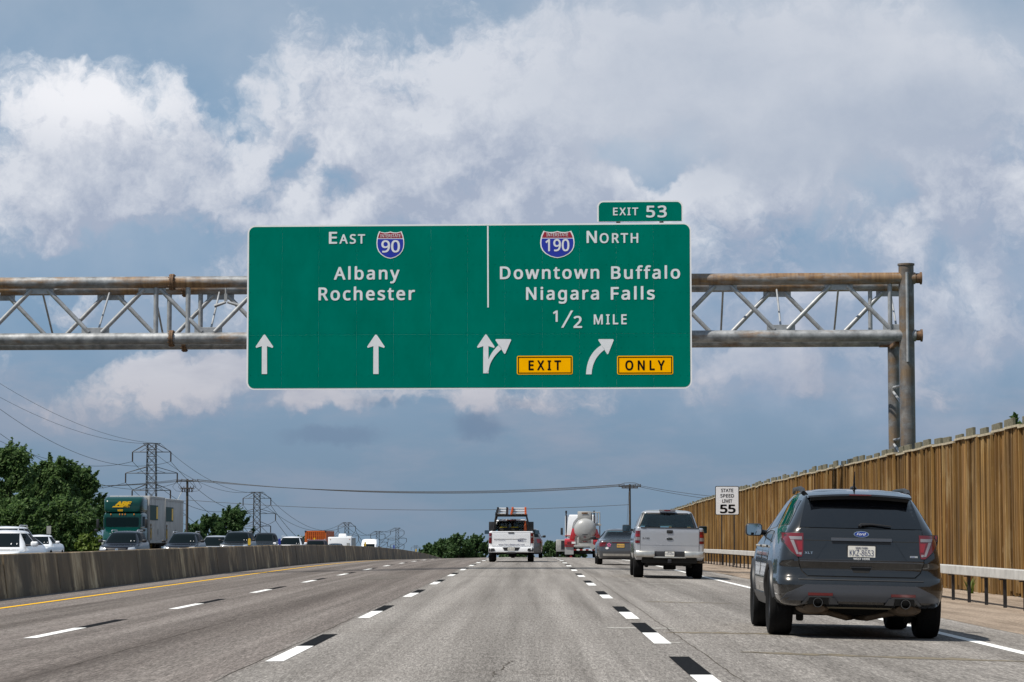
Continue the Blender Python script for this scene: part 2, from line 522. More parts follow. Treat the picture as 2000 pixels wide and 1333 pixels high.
class Shell:
    """body cut in level slices: keys are (z, half width, rear y, front y)"""
    def __init__(s, keys, rr=.14, rf=.25, cr=.05, cf=.12, taper_r=.04, taper_f=.06, lr=.9, lf=.9):
        zs = [k[0] for k in keys]
        s.z0, s.z1 = zs[0], zs[-1]; s.keys = zs
        s.w = pchip(zs, [k[1] for k in keys]); s.yr = pchip(zs, [k[2] for k in keys]); s.yf = pchip(zs, [k[3] for k in keys])
        s.rr, s.rf, s.cr, s.cf, s.tr, s.tf, s.lr, s.lf = rr, rf, cr, cf, taper_r, taper_f, lr, lf
    def _wr(s, z): return s.w(z) - s.tr
    def _wf(s, z): return s.w(z) - s.tf
    def rear(s, x, z):
        wr = s._wr(z); r = min(s.rr, wr * .6); a = min(1.0, abs(x) / wr)
        y = s.yr(z) + s.cr * a * a
        e = abs(x) - (wr - r)
        if e > 0: y += r - math.sqrt(max(0, r * r - min(e, r) ** 2))
        return y
    def front(s, x, z):
        wf = s._wf(z); r = min(s.rf, wf * .6); a = min(1.0, abs(x) / wf)
        y = s.yf(z) - s.cf * a * a
        e = abs(x) - (wf - r)
        if e > 0: y -= r - math.sqrt(max(0, r * r - min(e, r) ** 2))
        return y
    def side(s, y, z):
        ya = s.yr(z) + s.cr + s.rr; yb = s.yf(z) - s.cf - s.rf
        w_ = s.w(z); lr = min(s.lr, (yb - ya) * .4); lf = min(s.lf, (yb - ya) * .4)
        if lr > 0 and y < ya + lr: w_ -= s.tr * min(1, (ya + lr - y) / lr) ** 2
        if lf > 0 and y > yb - lf: w_ -= s.tf * min(1, (y - yb + lf) / lf) ** 2
        return w_
    def ring(s, z):
        wr, wf = s._wr(z), s._wf(z); rr, rf = min(s.rr, wr * .6), min(s.rf, wf * .6)
        ya = s.yr(z) + s.cr + rr; yb = s.yf(z) - s.cf - rf
        h = []
        for k in range(5): x = (wr - rr) * k / 5; h.append((x, s.rear(x, z)))
        for k in range(6):
            t = math.pi / 2 * k / 6; x = wr - rr + rr * math.sin(t); h.append((x, s.rear(x, z)))
        for k in range(15): y = lerp(ya, yb, k / 14); h.append((s.side(y, z), y))
        for k in range(5, -1, -1):
            t = math.pi / 2 * k / 6; x = wf - rf + rf * math.sin(t); h.append((x, s.front(x, z)))
        for k in range(4, -1, -1): x = (wf - rf) * k / 5; h.append((x, s.front(x, z)))
        return [Vector((x, y, z)) for x, y in h] + [Vector((-x, y, z)) for x, y in h[-2:0:-1]]
    def mesh_b(s, n=34):
        zs = sorted(set([round(lerp(s.z0, s.z1, i / n), 4) for i in range(n + 1)] + [round(k, 4) for k in s.keys]))
        zz = [zs[0]]
        for z in zs[1:]:
            if z - zz[-1] > .004: zz.append(z)
        return B().loft([s.ring(z) for z in zz])
    # panels laid on the body: left and right edge polylines given bottom to top
    def rear_panel(s, b, Lp, Rp, off=.004, depth=.03, nu=8, nv=6):
        rows = []
        for j in range(nv + 1):
            a, c = along(Lp, j / nv), along(Rp, j / nv)
            rows.append([Vector((lerp(a[0], c[0], i / nu), s.rear(lerp(a[0], c[0], i / nu), lerp(a[1], c[1], i / nu)) - off, lerp(a[1], c[1], i / nu))) for i in range(nu + 1)])
        return b.slab(rows, (0, depth, 0))
    def front_panel(s, b, Lp, Rp, off=.004, depth=.03, nu=8, nv=6):
        rows = []
        for j in range(nv + 1):
            a, c = along(Lp, j / nv), along(Rp, j / nv)
            rows.append([Vector((lerp(a[0], c[0], i / nu), s.front(lerp(a[0], c[0], i / nu), lerp(a[1], c[1], i / nu)) + off, lerp(a[1], c[1], i / nu))) for i in range(nu + 1)])
        return b.slab(rows, (0, -depth, 0))
    def side_panel(s, b, Lp, Rp, sg, off=.004, depth=.03, nu=6, nv=6):
        rows = []
        for j in range(nv + 1):
            a, c = along(Lp, j / nv), along(Rp, j / nv)
            rows.append([Vector((sg * (s.side(lerp(a[0], c[0], i / nu), lerp(a[1], c[1], i / nu)) + off), lerp(a[0], c[0], i / nu), lerp(a[1], c[1], i / nu))) for i in range(nu + 1)])
        return b.slab(rows, (-sg * depth, 0, 0))
    def rear_fn(s, off=.006): return lambda x, z: Vector((x, s.rear(x, z) - off, z))
    def front_fn(s, off=.006): return lambda x, z: Vector((-x, s.front(-x, z) + off, z))

_wm = {}
def wheel(parent, x, y, R=.36, wd=.24, sg=1, dark=False, spokes=5):
    """wheel (rim and spokes) with its tyre; sg = +1 on the right-hand side"""
    k = (round(R, 3), round(wd, 3), sg, dark, spokes)
    if k not in _wm:
        ri = R * .66; h = wd / 2
        t = B().lathe([(ri, -h * .8), (R * .88, -h), (R * .955, -h * .93), (R * .99, -h * .72), (R, -h * .35), (R, h * .35), (R * .99, h * .72), (R * .955, h * .93), (R * .88, h), (ri, h * .8), (ri, -h * .8)], (0, 0, 0), 'X', 36)
        # tread grooves
        for q in (-.5, 0, .5):
            t.lathe([(R * 1.004, q * h - .006), (R * 1.004, q * h + .006), (R * .99, q * h), (R * 1.004, q * h - .006)], (0, 0, 0), 'X', 36)
        r = B().lathe([(.001, sg * h * .55), (ri * .25, sg * h * .62), (ri * .3, sg * h * .35), (ri * .9, sg * h * .2), (ri * .95, sg * h * .75), (ri * 1.01, sg * h * .78), (ri * 1.01, -sg * h * .7), (ri * .9, -sg * h * .5), (.001, -sg * h * .4)], (0, 0, 0), 'X', 30)
        for q in range(spokes):
            a = 2 * math.pi * q / spokes
            r.box((sg * h * .6, math.cos(a) * ri * .58, math.sin(a) * ri * .58), (h * .22, ri * .8, ri * .26), Matrix.Rotation(a, 3, 'X'))
        _wm[k] = (r.mesh('wheel', M['rim_dark' if dark else 'rim'], bevel=.004, seg=1), t.mesh('tyre', M['rubber']))
    a, b_ = _wm[k]
    o = put('wheel', a, parent, (x, y, R)); put('tyre', b_, o)
    return o
def wheel_cut(b, W2, ys, R, wd=.34):
    for y in ys:
        for sg in (-1, 1):
            b.tube((sg * (W2 - wd), y, R * 1.02), (sg * (W2 + .3), y, R * 1.02), R * 1.13, n=28)
    return b
def oval(b, c, rx, rz, fn, n=28, depth=.008):
    pts = [(c[0] + rx * math.cos(2 * math.pi * k / n), c[1] + rz * math.sin(2 * math.pi * k / n)) for k in range(n)]
    return b.prism(pts, lambda a, q, d: fn(a, q) + Vector((0, d, 0)), 0, depth)
def rrect(x0, x1, z0, z1, r, n=5):
    pts = []
    for (cx, cz, a0) in ((x1 - r, z1 - r, 0), (x0 + r, z1 - r, 90), (x0 + r, z0 + r, 180), (x1 - r, z0 + r, 270)):
        for k in range(n + 1):
            a = rad(a0 + 90 * k / n); pts.append((cx + r * math.cos(a), cz + r * math.sin(a)))
    return pts
# ================================================================== the setting
def zl(D):
    q = max(0.0, D - 90.0)
    if q <= 198: return -q * q / 22050.0
    return -198 * 198 / 22050.0 - .018 * (q - 198)
def zc(X):
    if X < -2.3: return max(-.205, -.023 * (-2.3 - X))
    if X > 2.0: return max(-.20, -.024 * (X - 2.0))
    return 0.0
def gz(X, D): return zl(D) + zc(X)
DS = [-900, -400, -200, -60, -30, -10] + [5 * i for i in range(0, 70)] + [360, 400, 460, 540, 650, 800, 1000, 1400, 2000, 3000, 4500]
def sheet(xs, ds, dz=0.0):
    b = B()
    rows = [[Vector((x, d, gz(x, d) + dz)) for x in xs] for d in ds]
    vs = [p for r in rows for p in r]; n = len(xs)
    return b.add(vs, [(j * n + i, j * n + i + 1, (j + 1) * n + i + 1, (j + 1) * n + i) for j in range(len(ds) - 1) for i in range(n - 1)])

# ---- materials of the ground
m, t, p = newmat('grass_ground')
oc = t.new('ShaderNodeTexCoord').outputs['Object']
t.put(p.inputs['Base Color'], t.ramp(t.noise(oc, .35, 8, .7), [(.3, (.035, .060, .018)), (.55, (.065, .085, .03)), (.75, (.11, .105, .055))]))
p.inputs['Roughness'].default_value = .95
M['grass_ground'] = m

def asphalt(name, lanes):
    m, t, p = newmat(name)
    oc = t.new('ShaderNodeTexCoord').outputs['Object']
    sp = t.new('ShaderNodeSeparateXYZ'); t.put(sp.inputs[0], oc)
    X = sp.outputs[0]
    # streaks drawn along the road by tyres
    st = t.noise(t.vec('MULTIPLY', oc, (2.6, .035, 0)), 1.0, 6, .62)
    st2 = t.noise(t.vec('MULTIPLY', oc, (.8, .012, 0)), 1.0, 4, .55)
    blot = t.noise(oc, .22, 5, .6)
    grain = t.noise(oc, 46, 3, .75)
    grain2 = t.noise(t.vec('MULTIPLY', oc, (1, .07, 1)), 34, 3, .75)
    grain3 = t.noise(t.vec('MULTIPLY', oc, (1, .07, 1)), 75, 2, .7)
    if lanes:
        # the two inner lanes are an older, browner surface than the two outer ones
        wob = t.math('MULTIPLY', t.math('SUBTRACT', t.noise(oc, .25, 3), .5), .25)
        side = t.maprange(t.math('ADD', X, wob), -2.52, -2.40)
        col = t.mix(side, (.170, .149, .139), (.252, .236, .222))
        # dark band between the wheel paths where oil drops
        for cx, wd in ((-7.7, .55), (-4.1, .55)):
            d = t.math('ABSOLUTE', t.math('SUBTRACT', X, cx))
            col = t.mix(t.maprange(d, .1, wd * 1.6, .34, 0, True), col, (.050, .042, .037))
        for cx, wd in ((-.5, .6), (3.25, .6)):
            d = t.math('ABSOLUTE', t.math('SUBTRACT', X, cx))
            col = t.mix(t.maprange(d, .1, wd * 1.4, .16, 0, True), col, (.085, .078, .070))
        for cx in (-8.6, -6.8, -5.0, -3.2, -1.4, .4, 2.35, 4.15):
            d = t.math('ABSOLUTE', t.math('SUBTRACT', X, cx))
            col = t.mix(t.maprange(d, .05, .42, .5, 0, True), col, t.mix(.16, col, (.45, .42, .39)))
    else:
        col = t.mix(0.0, (.13, .12, .11), (.13, .12, .11))
    col = t.mix(t.maprange(st, .34, .66, 0, .75), col, t.mix(.62, col, (.025, .02, .018)))
    col = t.mix(t.maprange(st2, .4, .7, 0, .4), col, t.mix(.3, col, (.40, .37, .345)))
    col = t.mix(t.maprange(blot, .5, .72, 0, .35), col, t.mix(.6, col, (.10, .085, .075)))
    col = t.vec('SCALE', col, scale=t.maprange(grain, .36, .64, .70, 1.28))
    col = t.vec('SCALE', col, scale=t.maprange(grain2, .36, .64, .72, 1.24))
    col = t.vec('SCALE', col, scale=t.maprange(grain3, .36, .64, .72, 1.28))
    t.put(p.inputs['Base Color'], col)
    p.inputs['Roughness'].default_value = .82
    p.inputs['Specular IOR Level'].default_value = .02
    bp = t.new('ShaderNodeBump'); bp.inputs['Strength'].default_value = .35; bp.inputs['Distance'].default_value = .008
    t.put(bp.inputs['Height'], t.noise(oc, 70, 4, .7)); t.put(p.inputs['Normal'], bp.outputs[0])
    return m
M['asphalt'] = asphalt('asphalt', True)
M['asphalt_far'] = asphalt('asphalt_opposite', False)
m, t, p = newmat('gravel')
oc = t.new('ShaderNodeTexCoord').outputs['Object']
g1 = t.noise(oc, 26, 4, .75); g2 = t.noise(t.vec('MULTIPLY', oc, (1, .12, 1)), 1.6, 6, .6)
col = t.ramp(g1, [(.3, (.13, .102, .078)), (.5, (.30, .24, .19)), (.7, (.48, .40, .33))])
t.put(p.inputs['Base Color'], t.mix(t.maprange(g2, .42, .66, 0, .7), col, (.105, .082, .064)))
p.inputs['Roughness'].default_value = .95; p.inputs['Specular IOR Level'].default_value = .02
bp = t.new('ShaderNodeBump'); bp.inputs['Strength'].default_value = .8; bp.inputs['Distance'].default_value = .02
t.put(bp.inputs['Height'], t.noise(oc, 34, 4, .7)); t.put(p.inputs['Normal'], bp.outputs[0])
M['gravel'] = m
def worn(name, col, dark, lo=.34, hi=.47):
    m, t, p = newmat(name)
    oc = t.new('ShaderNodeTexCoord').outputs['Object']
    n = t.noise(oc, 30, 6, .7)
    t.put(p.inputs['Base Color'], t.mix(t.maprange(n, lo, hi), dark, col))
    p.inputs['Roughness'].default_value = .75; p.inputs['Specular IOR Level'].default_value = .03
    return m
M['line_white'] = worn('line_white', (.78, .78, .77), (.33, .32, .30))
M['line_black'] = worn('line_black', (.007, .007, .008), (.028, .027, .026))
M['line_yellow'] = worn('line_yellow', (.72, .40, .010), (.40, .25, .06), .26, .40)
M['seal'] = worn('crack_seal', (.20, .165, .11), (.155, .14, .12), .4, .6)
M['crack'] = pm('crack', (.085, .075, .066), .9, spec=.02)
M['pale_ghost'] = worn('pale_ghost', (.40, .385, .36), (.25, .24, .225), .42, .62)
M['blotch'] = worn('dark_blotch', (.055, .05, .047), (.155, .138, .124), .45, .62)

XG = [-1500, -400, -150, -80, -45, -29, -20, -12, -11.2, -8, -5, -2.3, 2, 6.1, 8, 10.3, 11, 16, 40, 120, 400, 1500]
tag(sheet(XG, DS, -.06).build('ground', M['grass_ground']), kind='structure')
XR = [-11.4, -10.2, -9.2, -7.5, -5.9, -4.1, -2.3, -.5, 1, 2, 3, 4, 5, 6.1]
DR = [d for d in DS if d <= 1000]
tag(sheet(XR, DR).build('road', M['asphalt']), kind='structure')
tag(sheet([-28.5, -25, -20, -16, -11.5], DR, .0).build('opposite_road', M['asphalt_far']), kind='structure')
b = sheet([6.1, 7, 8, 9, 10, 11, 12.5], DR, -.02)
rg = random.Random(3)
b.v = [(x + (rg.uniform(-.09, .09) if abs(x - 6.1) < .01 else 0), y, z + (rg.uniform(-.015, .02) if x > 6.5 else .024 if abs(x - 6.1) < .01 else 0)) for x, y, z in b.v]
tag(b.build('gravel_verge', M['gravel']), kind='structure')

# ---- painted lines
def strip(b, X, D0, D1, wd=.16, dz=.004, step=4.0):
    n = max(1, int((D1 - D0) / step)); ds = [lerp(D0, D1, i / n) for i in range(n + 1)]
    vs = []
    for d in ds:
        for x in (X - wd / 2, X + wd / 2): vs.append(Vector((x, d, gz(x, d) + dz)))
    return b.add(vs, [(2 * i, 2 * i + 1, 2 * i + 3, 2 * i + 2) for i in range(n)])
wb, kb = B(), B()
def dashes(X, lst, wd):
    for d0, d1, d2 in lst:
        strip(wb, X, d0, d1, wd); strip(kb, X, d1 + .003, d2, wd * 1.04)
dashes(-2.31, [(23.1 - 12.2 + 12.2 * k, 26.3 - 12.2 + 12.2 * k, 29.45 - 12.2 + 12.2 * k) for k in range(16)], .165)
dashes(-5.92, [(30.4 - 24.2 + 12.1 * k, 33.8 - 24.2 + 12.1 * k, 37.2 - 24.2 + 12.1 * k) for k in range(17)], .165)
dashes(1.355, [(17.5, 20.86, 24.0), (26.9, 29.9, 33.3), (34.9, 38.0, 41.0), (46.3, 49.1, 52.3)] + [(58.2 + 12.2 * k, 61.4 + 12.2 * k, 64.6 + 12.2 * k) for k in range(12)], .18)
strip(wb, 5.0, 8, 330, .15)
tag(wb.build('white_lane_markings', M['line_white']), kind='structure')
tag(kb.build('black_contrast_markings', M['line_black']), kind='structure')
tag(strip(B(), -9.45, 8, 330, .15).build('yellow_edge_marking', M['line_yellow']), kind='structure')
# old patches, seals and cracks in the outer lanes
rg = random.Random(11)
def wander(b, x0, d0, x1, d1, wd, amp, n=24, dz=.003):
    vs = []
    for i in range(n + 1):
        q = i / n; x = lerp(x0, x1, q) + (rg.uniform(-amp, amp) if abs(x1 - x0) < abs(d1 - d0) else 0); d = lerp(d0, d1, q) + (rg.uniform(-amp, amp) if abs(x1 - x0) >= abs(d1 - d0) else 0)
        k = wd * (.25 + .75 * rg.random()) * min(1, 8 * q * (1 - q) + .12)
        if abs(x1 - x0) >= abs(d1 - d0): a, c = (x, d - k / 2), (x, d + k / 2)
        else: a, c = (x - k / 2, d), (x + k / 2, d)
        for (xx, dd) in (a, c): vs.append(Vector((xx, dd, gz(xx, dd) + dz)))
    return b.add(vs, [(2 * i, 2 * i + 1, 2 * i + 3, 2 * i + 2) for i in range(n)])
b = B(); wander(b, 2.0, 25.0, 4.7, 24.4, .55, .06); wander(b, 1.5, 29.9, 4.3, 30.3, .6, .08); wander(b, 1.9, 44, 3.4, 44.2, .4, .2)
tag(b.build('crack_seal', M['seal']), kind='structure')
b = B(); wander(b, .86, 31.6, 1.75, 31.3, .5, .06); wander(b, 1.25, 27.3, 1.6, 27.1, .35, .04); wander(b, 1.9, 62, 3.8, 61.6, .5, .1)
tag(b.build('worn_pale_patch', M['pale_ghost']), kind='structure')
b = B()
for (x, d0, d1) in ((-2.47, 10, 120), (1.62, 12, 90)): wander(b, x, d0, x + .03, d1, .018, .012, 160)
for (x, d) in ((1.75, 24.9), (2.1, 30.15)): wander(b, x, d, x + 2.6, d + rg.uniform(-.2, .2), .04, .05, 30, .0045)
wander(b, -.35, 20.4, -.18, 23.4, .02, .03, 20); wander(b, .05, 20.9, .2, 20.92, .05, .02, 8); wander(b, -1.3, 33.0, -1.18, 33.2, .05, .02, 8)
wander(b, -4.15, 18, -4.17, 70, .015, .02, 90); wander(b, -7.7, 34, -7.67, 120, .015, .02, 90)
tag(b.build('road_cracks', M['crack']), kind='structure')
b = B(); wander(b, -4.75, 71, -3.55, 71.4, 7, .6, 26)  # darker mottled blotch lying across an inner lane
tag(b.build('dark_blotch', M['blotch']), kind='structure')

# ---- median barrier, in cast lengths
m, t, p = newmat('stained_concrete')
oc = t.new('ShaderNodeTexCoord').outputs['Object']
ri = t.new('ShaderNodeNewGeometry').outputs['Random Per Island']
sp = t.new('ShaderNodeSeparateXYZ'); t.put(sp.inputs[0], oc)
drip = t.noise(t.vec('MULTIPLY', oc, (1, .62, .06)), 2.2, 9, .72)
drip2 = t.noise(t.vec('MULTIPLY', oc, (1, .22, .16)), 1.6, 6, .65)
pat = t.noise(oc, .5, 4, .6)
col = t.ramp(drip, [(.36, (.055, .036, .020)), (.45, (.15, .106, .062)), (.54, (.34, .255, .16)), (.63, (.62, .51, .36))])
col = t.mix(t.maprange(drip2, .46, .58, 0, .9), col, (.075, .058, .042))
col = t.mix(t.maprange(pat, .44, .60, .0, .75), col, (.13, .092, .058))
col = t.mix(t.math('MULTIPLY', ri, .35), col, (.10, .085, .07))
col = t.mix(.16, col, (.03, .021, .013))
col = t.mix(1.0, col, (1.05, 1.0, .90), 'MULTIPLY')
t.put(p.inputs['Base Color'], col); p.inputs['Roughness'].default_value = .9
bp = t.new('ShaderNodeBump'); bp.inputs['Strength'].default_value = .4; bp.inputs['Distance'].default_value = .01
t.put(bp.inputs['Height'], t.noise(oc, 18, 5, .65)); t.put(p.inputs['Normal'], bp.outputs[0])
M['concrete'] = m
b = B(); rg = random.Random(5)
prof = [(-.10, -.05), (-.10, .07), (-.115, .10), (-.225, .90), (-.245, .93), (-.455, .93), (-.475, .90), (-.585, .10), (-.60, .07), (-.60, -.05)]
D0 = 30.0
while D0 < 330:
    D1 = D0 + 6.1; dx = rg.uniform(-.008, .008); dz = rg.uniform(-.008, .008)
    b.loft([[Vector((-10.97 + x + dx, d, gz(-11, d) + z + (dz if z > .2 else 0))) for x, z in prof] for d in (D0 + .03, D1 - .03)])
    D0 = D1
bar = b.build('median_barrier', M['concrete'], bevel=.012, seg=1)
tag(bar, 'long stained concrete barrier running down the middle of the highway', 'barrier')
# small flexible markers on the barrier's top
def delineator(D, col, label):
    t_ = thing('lane_marker', label, 'marker', (-11.32, D, gz(-11, D) + .928), group='markers standing on the concrete barrier')
    put('base', _dl_base, t_); o = put('blade', _dl[col], t_)
_dl_base = B().box((0, 0, .01), (.10, .10, .03)).mesh('base', M['black'], bevel=.004)
M['mk_yellow'] = pm('marker_yellow', (.62, .42, .03), .5); M['mk_blue'] = pm('marker_blue', (.012, .03, .30), .5)
def _blade(m_): return B().prism(rrect(-.055, .055, .02, .30, .05), lambda a, q, d: Vector((a, d, q)), -.012, .012).mesh('blade', m_)
_dl = {'y': _blade(M['mk_yellow']), 'b': _blade(M['mk_blue'])}
for px, col, lb in ((488, 'y', 'yellow paddle marker on the barrier in front of the chrome-grilled dark SUV'), (547, 'b', 'blue paddle marker on the barrier beside the white car'),
                    (714, 'y', 'yellow paddle marker on the barrier in front of the white van'), (770, 'b', 'blue paddle marker on the barrier below the farthest pylons'),
                    (813, 'y', 'yellow paddle marker at the barrier crest near the far trees')):
    delineator(-11.32 * F / (px - 1040), col, lb)

# ---- guard rail along the verge
GX = 8.45
g = thing('guard_rail', 'galvanised box-beam guard rail on dark posts along the gravel verge', 'guard rail', (0, 0, 0))
M['galv'] = pm('galvanised_rail', (.50, .485, .46), .55, .25, var=.22, vscale=3)
b = B()
for D0 in [36 + 5.72 * k for k in range(40)]:
    D1 = D0 + 5.71
    b.loft([[Vector((GX + x, d, gz(GX, d) + z)) for x, z in ((-.09, .51), (.09, .51), (.09, .69), (-.09, .69))] for d in (D0, (D0 + D1) / 2, D1)])
b.build('rail', M['galv'], g, bevel=.012, seg=1)
pb = B().box((.0, -.045, .24), (.05, .012, .78)).box((0, .045, .24), (.05, .012, .78)).box((0, 0, .24), (.012, .09, .78)).box((-.04, 0, .49), (.12, .10, .02))
pmsh = pb.mesh('post', M['steel_dark'])
k = 0
while 37.0 + 1.905 * k < 222:
    d = 37.0 + 1.905 * k
    put('post', pmsh, g, (GX + .05, d, gz(GX, d))); k += 1

# ---- timber noise wall
m, t, p = newmat('weathered_timber')
oc = t.new('ShaderNodeTexCoord').outputs['Object']
ri = t.new('ShaderNodeNewGeometry').outputs['Random Per Island']
oi = t.new('ShaderNodeObjectInfo').outputs['Random']
st = t.noise(t.vec('ADD', t.vec('MULTIPLY', oc, (6.5, 6.5, .12)), t.vec('SCALE', (1, 2.3, 3.1), scale=t.math('MULTIPLY', ri, 40))), 1.0, 8, .66)
kn = t.noise(t.vec('MULTIPLY', oc, (14, 14, 2.4)), 1.0, 4, .6)
col = t.ramp(ri, [(0, (.15, .084, .029)), (.2, (.27, .152, .048)), (.4, (.195, .108, .035)), (.6, (.34, .20, .066)), (.8, (.27, .125, .037)), (1, (.35, .225, .085))])
col = t.mix(t.maprange(st, .36, .56, .85, 0), col, (.050, .029, .013))
col = t.mix(t.maprange(st, .56, .72, 0, .7), col, (.66, .47, .23))
col = t.mix(t.maprange(kn, .62, .75, 0, .6), col, (.55, .42, .24))
wp = t.new('ShaderNodeNewGeometry').outputs['Position']
col = t.mix(t.math('MULTIPLY', oi, .42), col, t.mix(.75, col, (.05, .03, .016)))
big = t.noise(t.vec('MULTIPLY', wp, (1, .30, .22)), 1.5, 6, .62)
col = t.mix(t.maprange(big, .48, .66, 0, .7), col, t.mix(.7, col, (.06, .042, .028)))
col = t.mix(t.maprange(big, .46, .34, 0, .35), col, (.46, .36, .20))
t.put(p.inputs['Base Color'], col); p.inputs['Roughness'].default_value = .85; p.inputs['Specular IOR Level'].default_value = .15
bp = t.new('ShaderNodeBump'); bp.inputs['Strength'].default_value = .6; bp.inputs['Distance'].default_value = .015
t.put(bp.inputs['Height'], st); t.put(p.inputs['Normal'], bp.outputs[0])
M['timber'] = m
M['timber_grey'] = pm('timber_grey', (.135, .125, .085), .9, var=.5, vscale=9)
M['timber_cap'] = pm('timber_cap', (.36, .31, .22), .85, var=.3, vscale=6)
FX = 10.6
fw = thing('noise_wall', 'tall weathered timber noise wall along the right side of the highway', 'fence', (0, 0, 0))
BAY = 1.75
def wall_bay(seed):
    rg = random.Random(seed)
    b = B(); y = 0.12
    while y < BAY - .03:
        wd = min(rg.choice((.07, .11, .16, .22, .30)) * rg.uniform(.85, 1.15), BAY - y)
        dx = rg.uniform(-.035, .03); lean = rg.uniform(-.02, .02); th = rg.uniform(-.03, .03)
        top = 3.62 + rg.uniform(-.012, .012); bot = -.12 + rg.uniform(0, .16)
        q = [(dx + .0, y + .004), (dx + .01 + th * .3, y + wd - .004)]
        lo = [Vector((q[0][0], q[0][1], bot)), Vector((q[1][0], q[1][1], bot)), Vector((.09, y + wd - .004, bot)), Vector((.09, y + .004, bot))]
        hi = [Vector((v.x + rg.uniform(-.01, .01), v.y + lean * .5, top)) for v in lo]
        b.loft([lo, [l.lerp(h, .5) + Vector((rg.uniform(-.012, .012), 0, 0)) for l, h in zip(lo, hi)], hi])
        y += wd
    return b.mesh('panel', M['timber'])
bays = [wall_bay(s_) for s_ in range(14)]
def wall_post(seed):
    rg = random.Random(seed)
    z1 = 3.87 + rg.uniform(-.04, .03)
    return B().box((.10, .45, 1.8), (.07, .95 + rg.uniform(-.12, .12), 2 * (z1 - 1.8)), Matrix.Rotation(rg.uniform(-.012, .012), 3, 'X')).mesh('post', M['timber_grey'], bevel=.008, seg=1)
posts = [wall_post(s_) for s_ in range(6)]
batt = B().box((-.035, -.02, 1.72), (.06, .07, 3.78)).mesh('batten', M['timber'])
capm = B().box((.02, BAY / 2, 3.645), (.15, BAY * .99, .05)).mesh('cap', M['timber_cap'])
# the wall's run beside and behind the viewpoint, in one piece
nb_ = B()
for k in range(30):
    d = 47.0 - BAY * (k + 1); b_ = bays[k % 14]
    nb_.add([(v.co.x + FX, v.co.y + d, v.co.z + gz(FX, d) + .05) for v in b_.vertices], [tuple(p_.vertices) for p_ in b_.polygons])
tag(nb_.build('near_panels', M['timber'], fw), kind='stuff')
rg = random.Random(8)
for k in range(88):
    d = 47.0 + BAY * k; zb = gz(FX, d) + .05 + rg.uniform(-.03, .03); sl_ = (gz(FX, d + BAY) - gz(FX, d)) / BAY
    o = put('panel', bays[k % 14] if k % 3 else bays[(k * 5) % 14], fw, (FX + rg.uniform(-.03, .03), d, zb)); o.rotation_euler = (math.atan(sl_) + rg.uniform(-.004, .004), rg.uniform(-.006, .006), 0)
    put('cap', capm, o); put('batten', batt, o)
    o = put('post', posts[rg.randrange(6)], fw, (FX + .08, d + rg.uniform(-.1, .15), zb)); o.rotation_euler = (0, rg.uniform(-.01, .01), 0)
# ================================================================== overhead gantry and its signs
KS = math.tan(rad(2.6)); GXC, GDC = 12.55, 86.0
def gp(px, py, off=0.0):
    """pixel on the gantry's face plane (off metres towards the traffic) -> (along, up) in the gantry's own frame"""
    d = ray(px, py)
    D = (GDC + KS * GXC - off * math.sqrt(1 + KS * KS)) / (1 + KS * d.x)
    wx, wy, wz = d.x * D, D, CAMZ + d.z * D
    dx, dy = wx - GXC, wy - GDC
    c = 1 / math.sqrt(1 + KS * KS); s = -KS * c
    return (dx * c + dy * s, wz - GZ0)
GZ0 = gz(12.0, GDC)
GROT = (0, 0, -math.atan(KS))
m, t, p = newmat('galvanised_steel')
oc = t.new('ShaderNodeTexCoord').outputs['Object']
n1 = t.noise(oc, 3.0, 6, .62); n2 = t.noise(t.vec('MULTIPLY', oc, (.16, 1, 1)), 2.2, 5, .6)
t.put(p.inputs['Base Color'], t.ramp(n1, [(.3, (.22, .225, .235)), (.5, (.32, .33, .345)), (.7, (.42, .43, .445))]))
p.inputs['Metallic'].default_value = .35; p.inputs['Roughness'].default_value = .5
M['galv_steel'] = m
def rusty(name, lo, hi):
    m, t, p = newmat(name)
    oc = t.new('ShaderNodeTexCoord').outputs['Object']
    ge = t.new('ShaderNodeNewGeometry')
    sp = t.new('ShaderNodeSeparateXYZ'); t.put(sp.inputs[0], oc)
    n1 = t.noise(oc, 3.0, 6, .62); n2 = t.noise(t.vec('MULTIPLY', oc, (.28, 1.2, 1.2)), 1.5, 6, .65); n3 = t.noise(t.vec('MULTIPLY', oc, (6, 1, .3)), 1.6, 5, .6)
    base = t.ramp(n1, [(.3, (.13, .135, .142)), (.5, (.24, .25, .262)), (.7, (.38, .39, .405))]) if 'column' not in name else t.ramp(n1, [(.3, (.075, .075, .078)), (.5, (.14, .14, .145)), (.7, (.24, .245, .25))])
    rust = t.ramp(n3, [(.3, (.12, .062, .028)), (.6, (.23, .135, .062)), (.8, (.30, .20, .11))]) if 'column' not in name else t.ramp(n3, [(.3, (.085, .055, .035)), (.6, (.15, .105, .065)), (.8, (.20, .15, .10))])
    f = t.maprange(n2, lo, hi)
    t.put(p.inputs['Base Color'], t.mix(f, base, rust))
    t.put(p.inputs['Metallic'], t.maprange(f, 0, 1, .35, 0)); p.inputs['Roughness'].default_value = .55
    return m
M['steel_rust'] = rusty('steel_rust', .42, .58)
M['steel_some_rust'] = rusty('steel_some_rust', .56, .70)
M['column_steel'] = rusty('column_steel', .40, .60)
M['flange'] = pm('rust_flange', (.15, .085, .045), .8, var=.5, vscale=10)
gan = thing('sign_gantry', 'long tubular steel gantry with lattice bracing spanning the highway', 'gantry', (GXC, GDC, GZ0), GROT)
R_, DEP = .20, 2.45
zt = (gp(1560, 545.5)[1] + gp(410, 551)[1]) / 2; zb_ = (gp(1560, 655)[1] + gp(410, 663)[1]) / 2
UL, UR = -44.0, .30
spl = gp(336, 600)[0]
zside = lambda u: 0.0
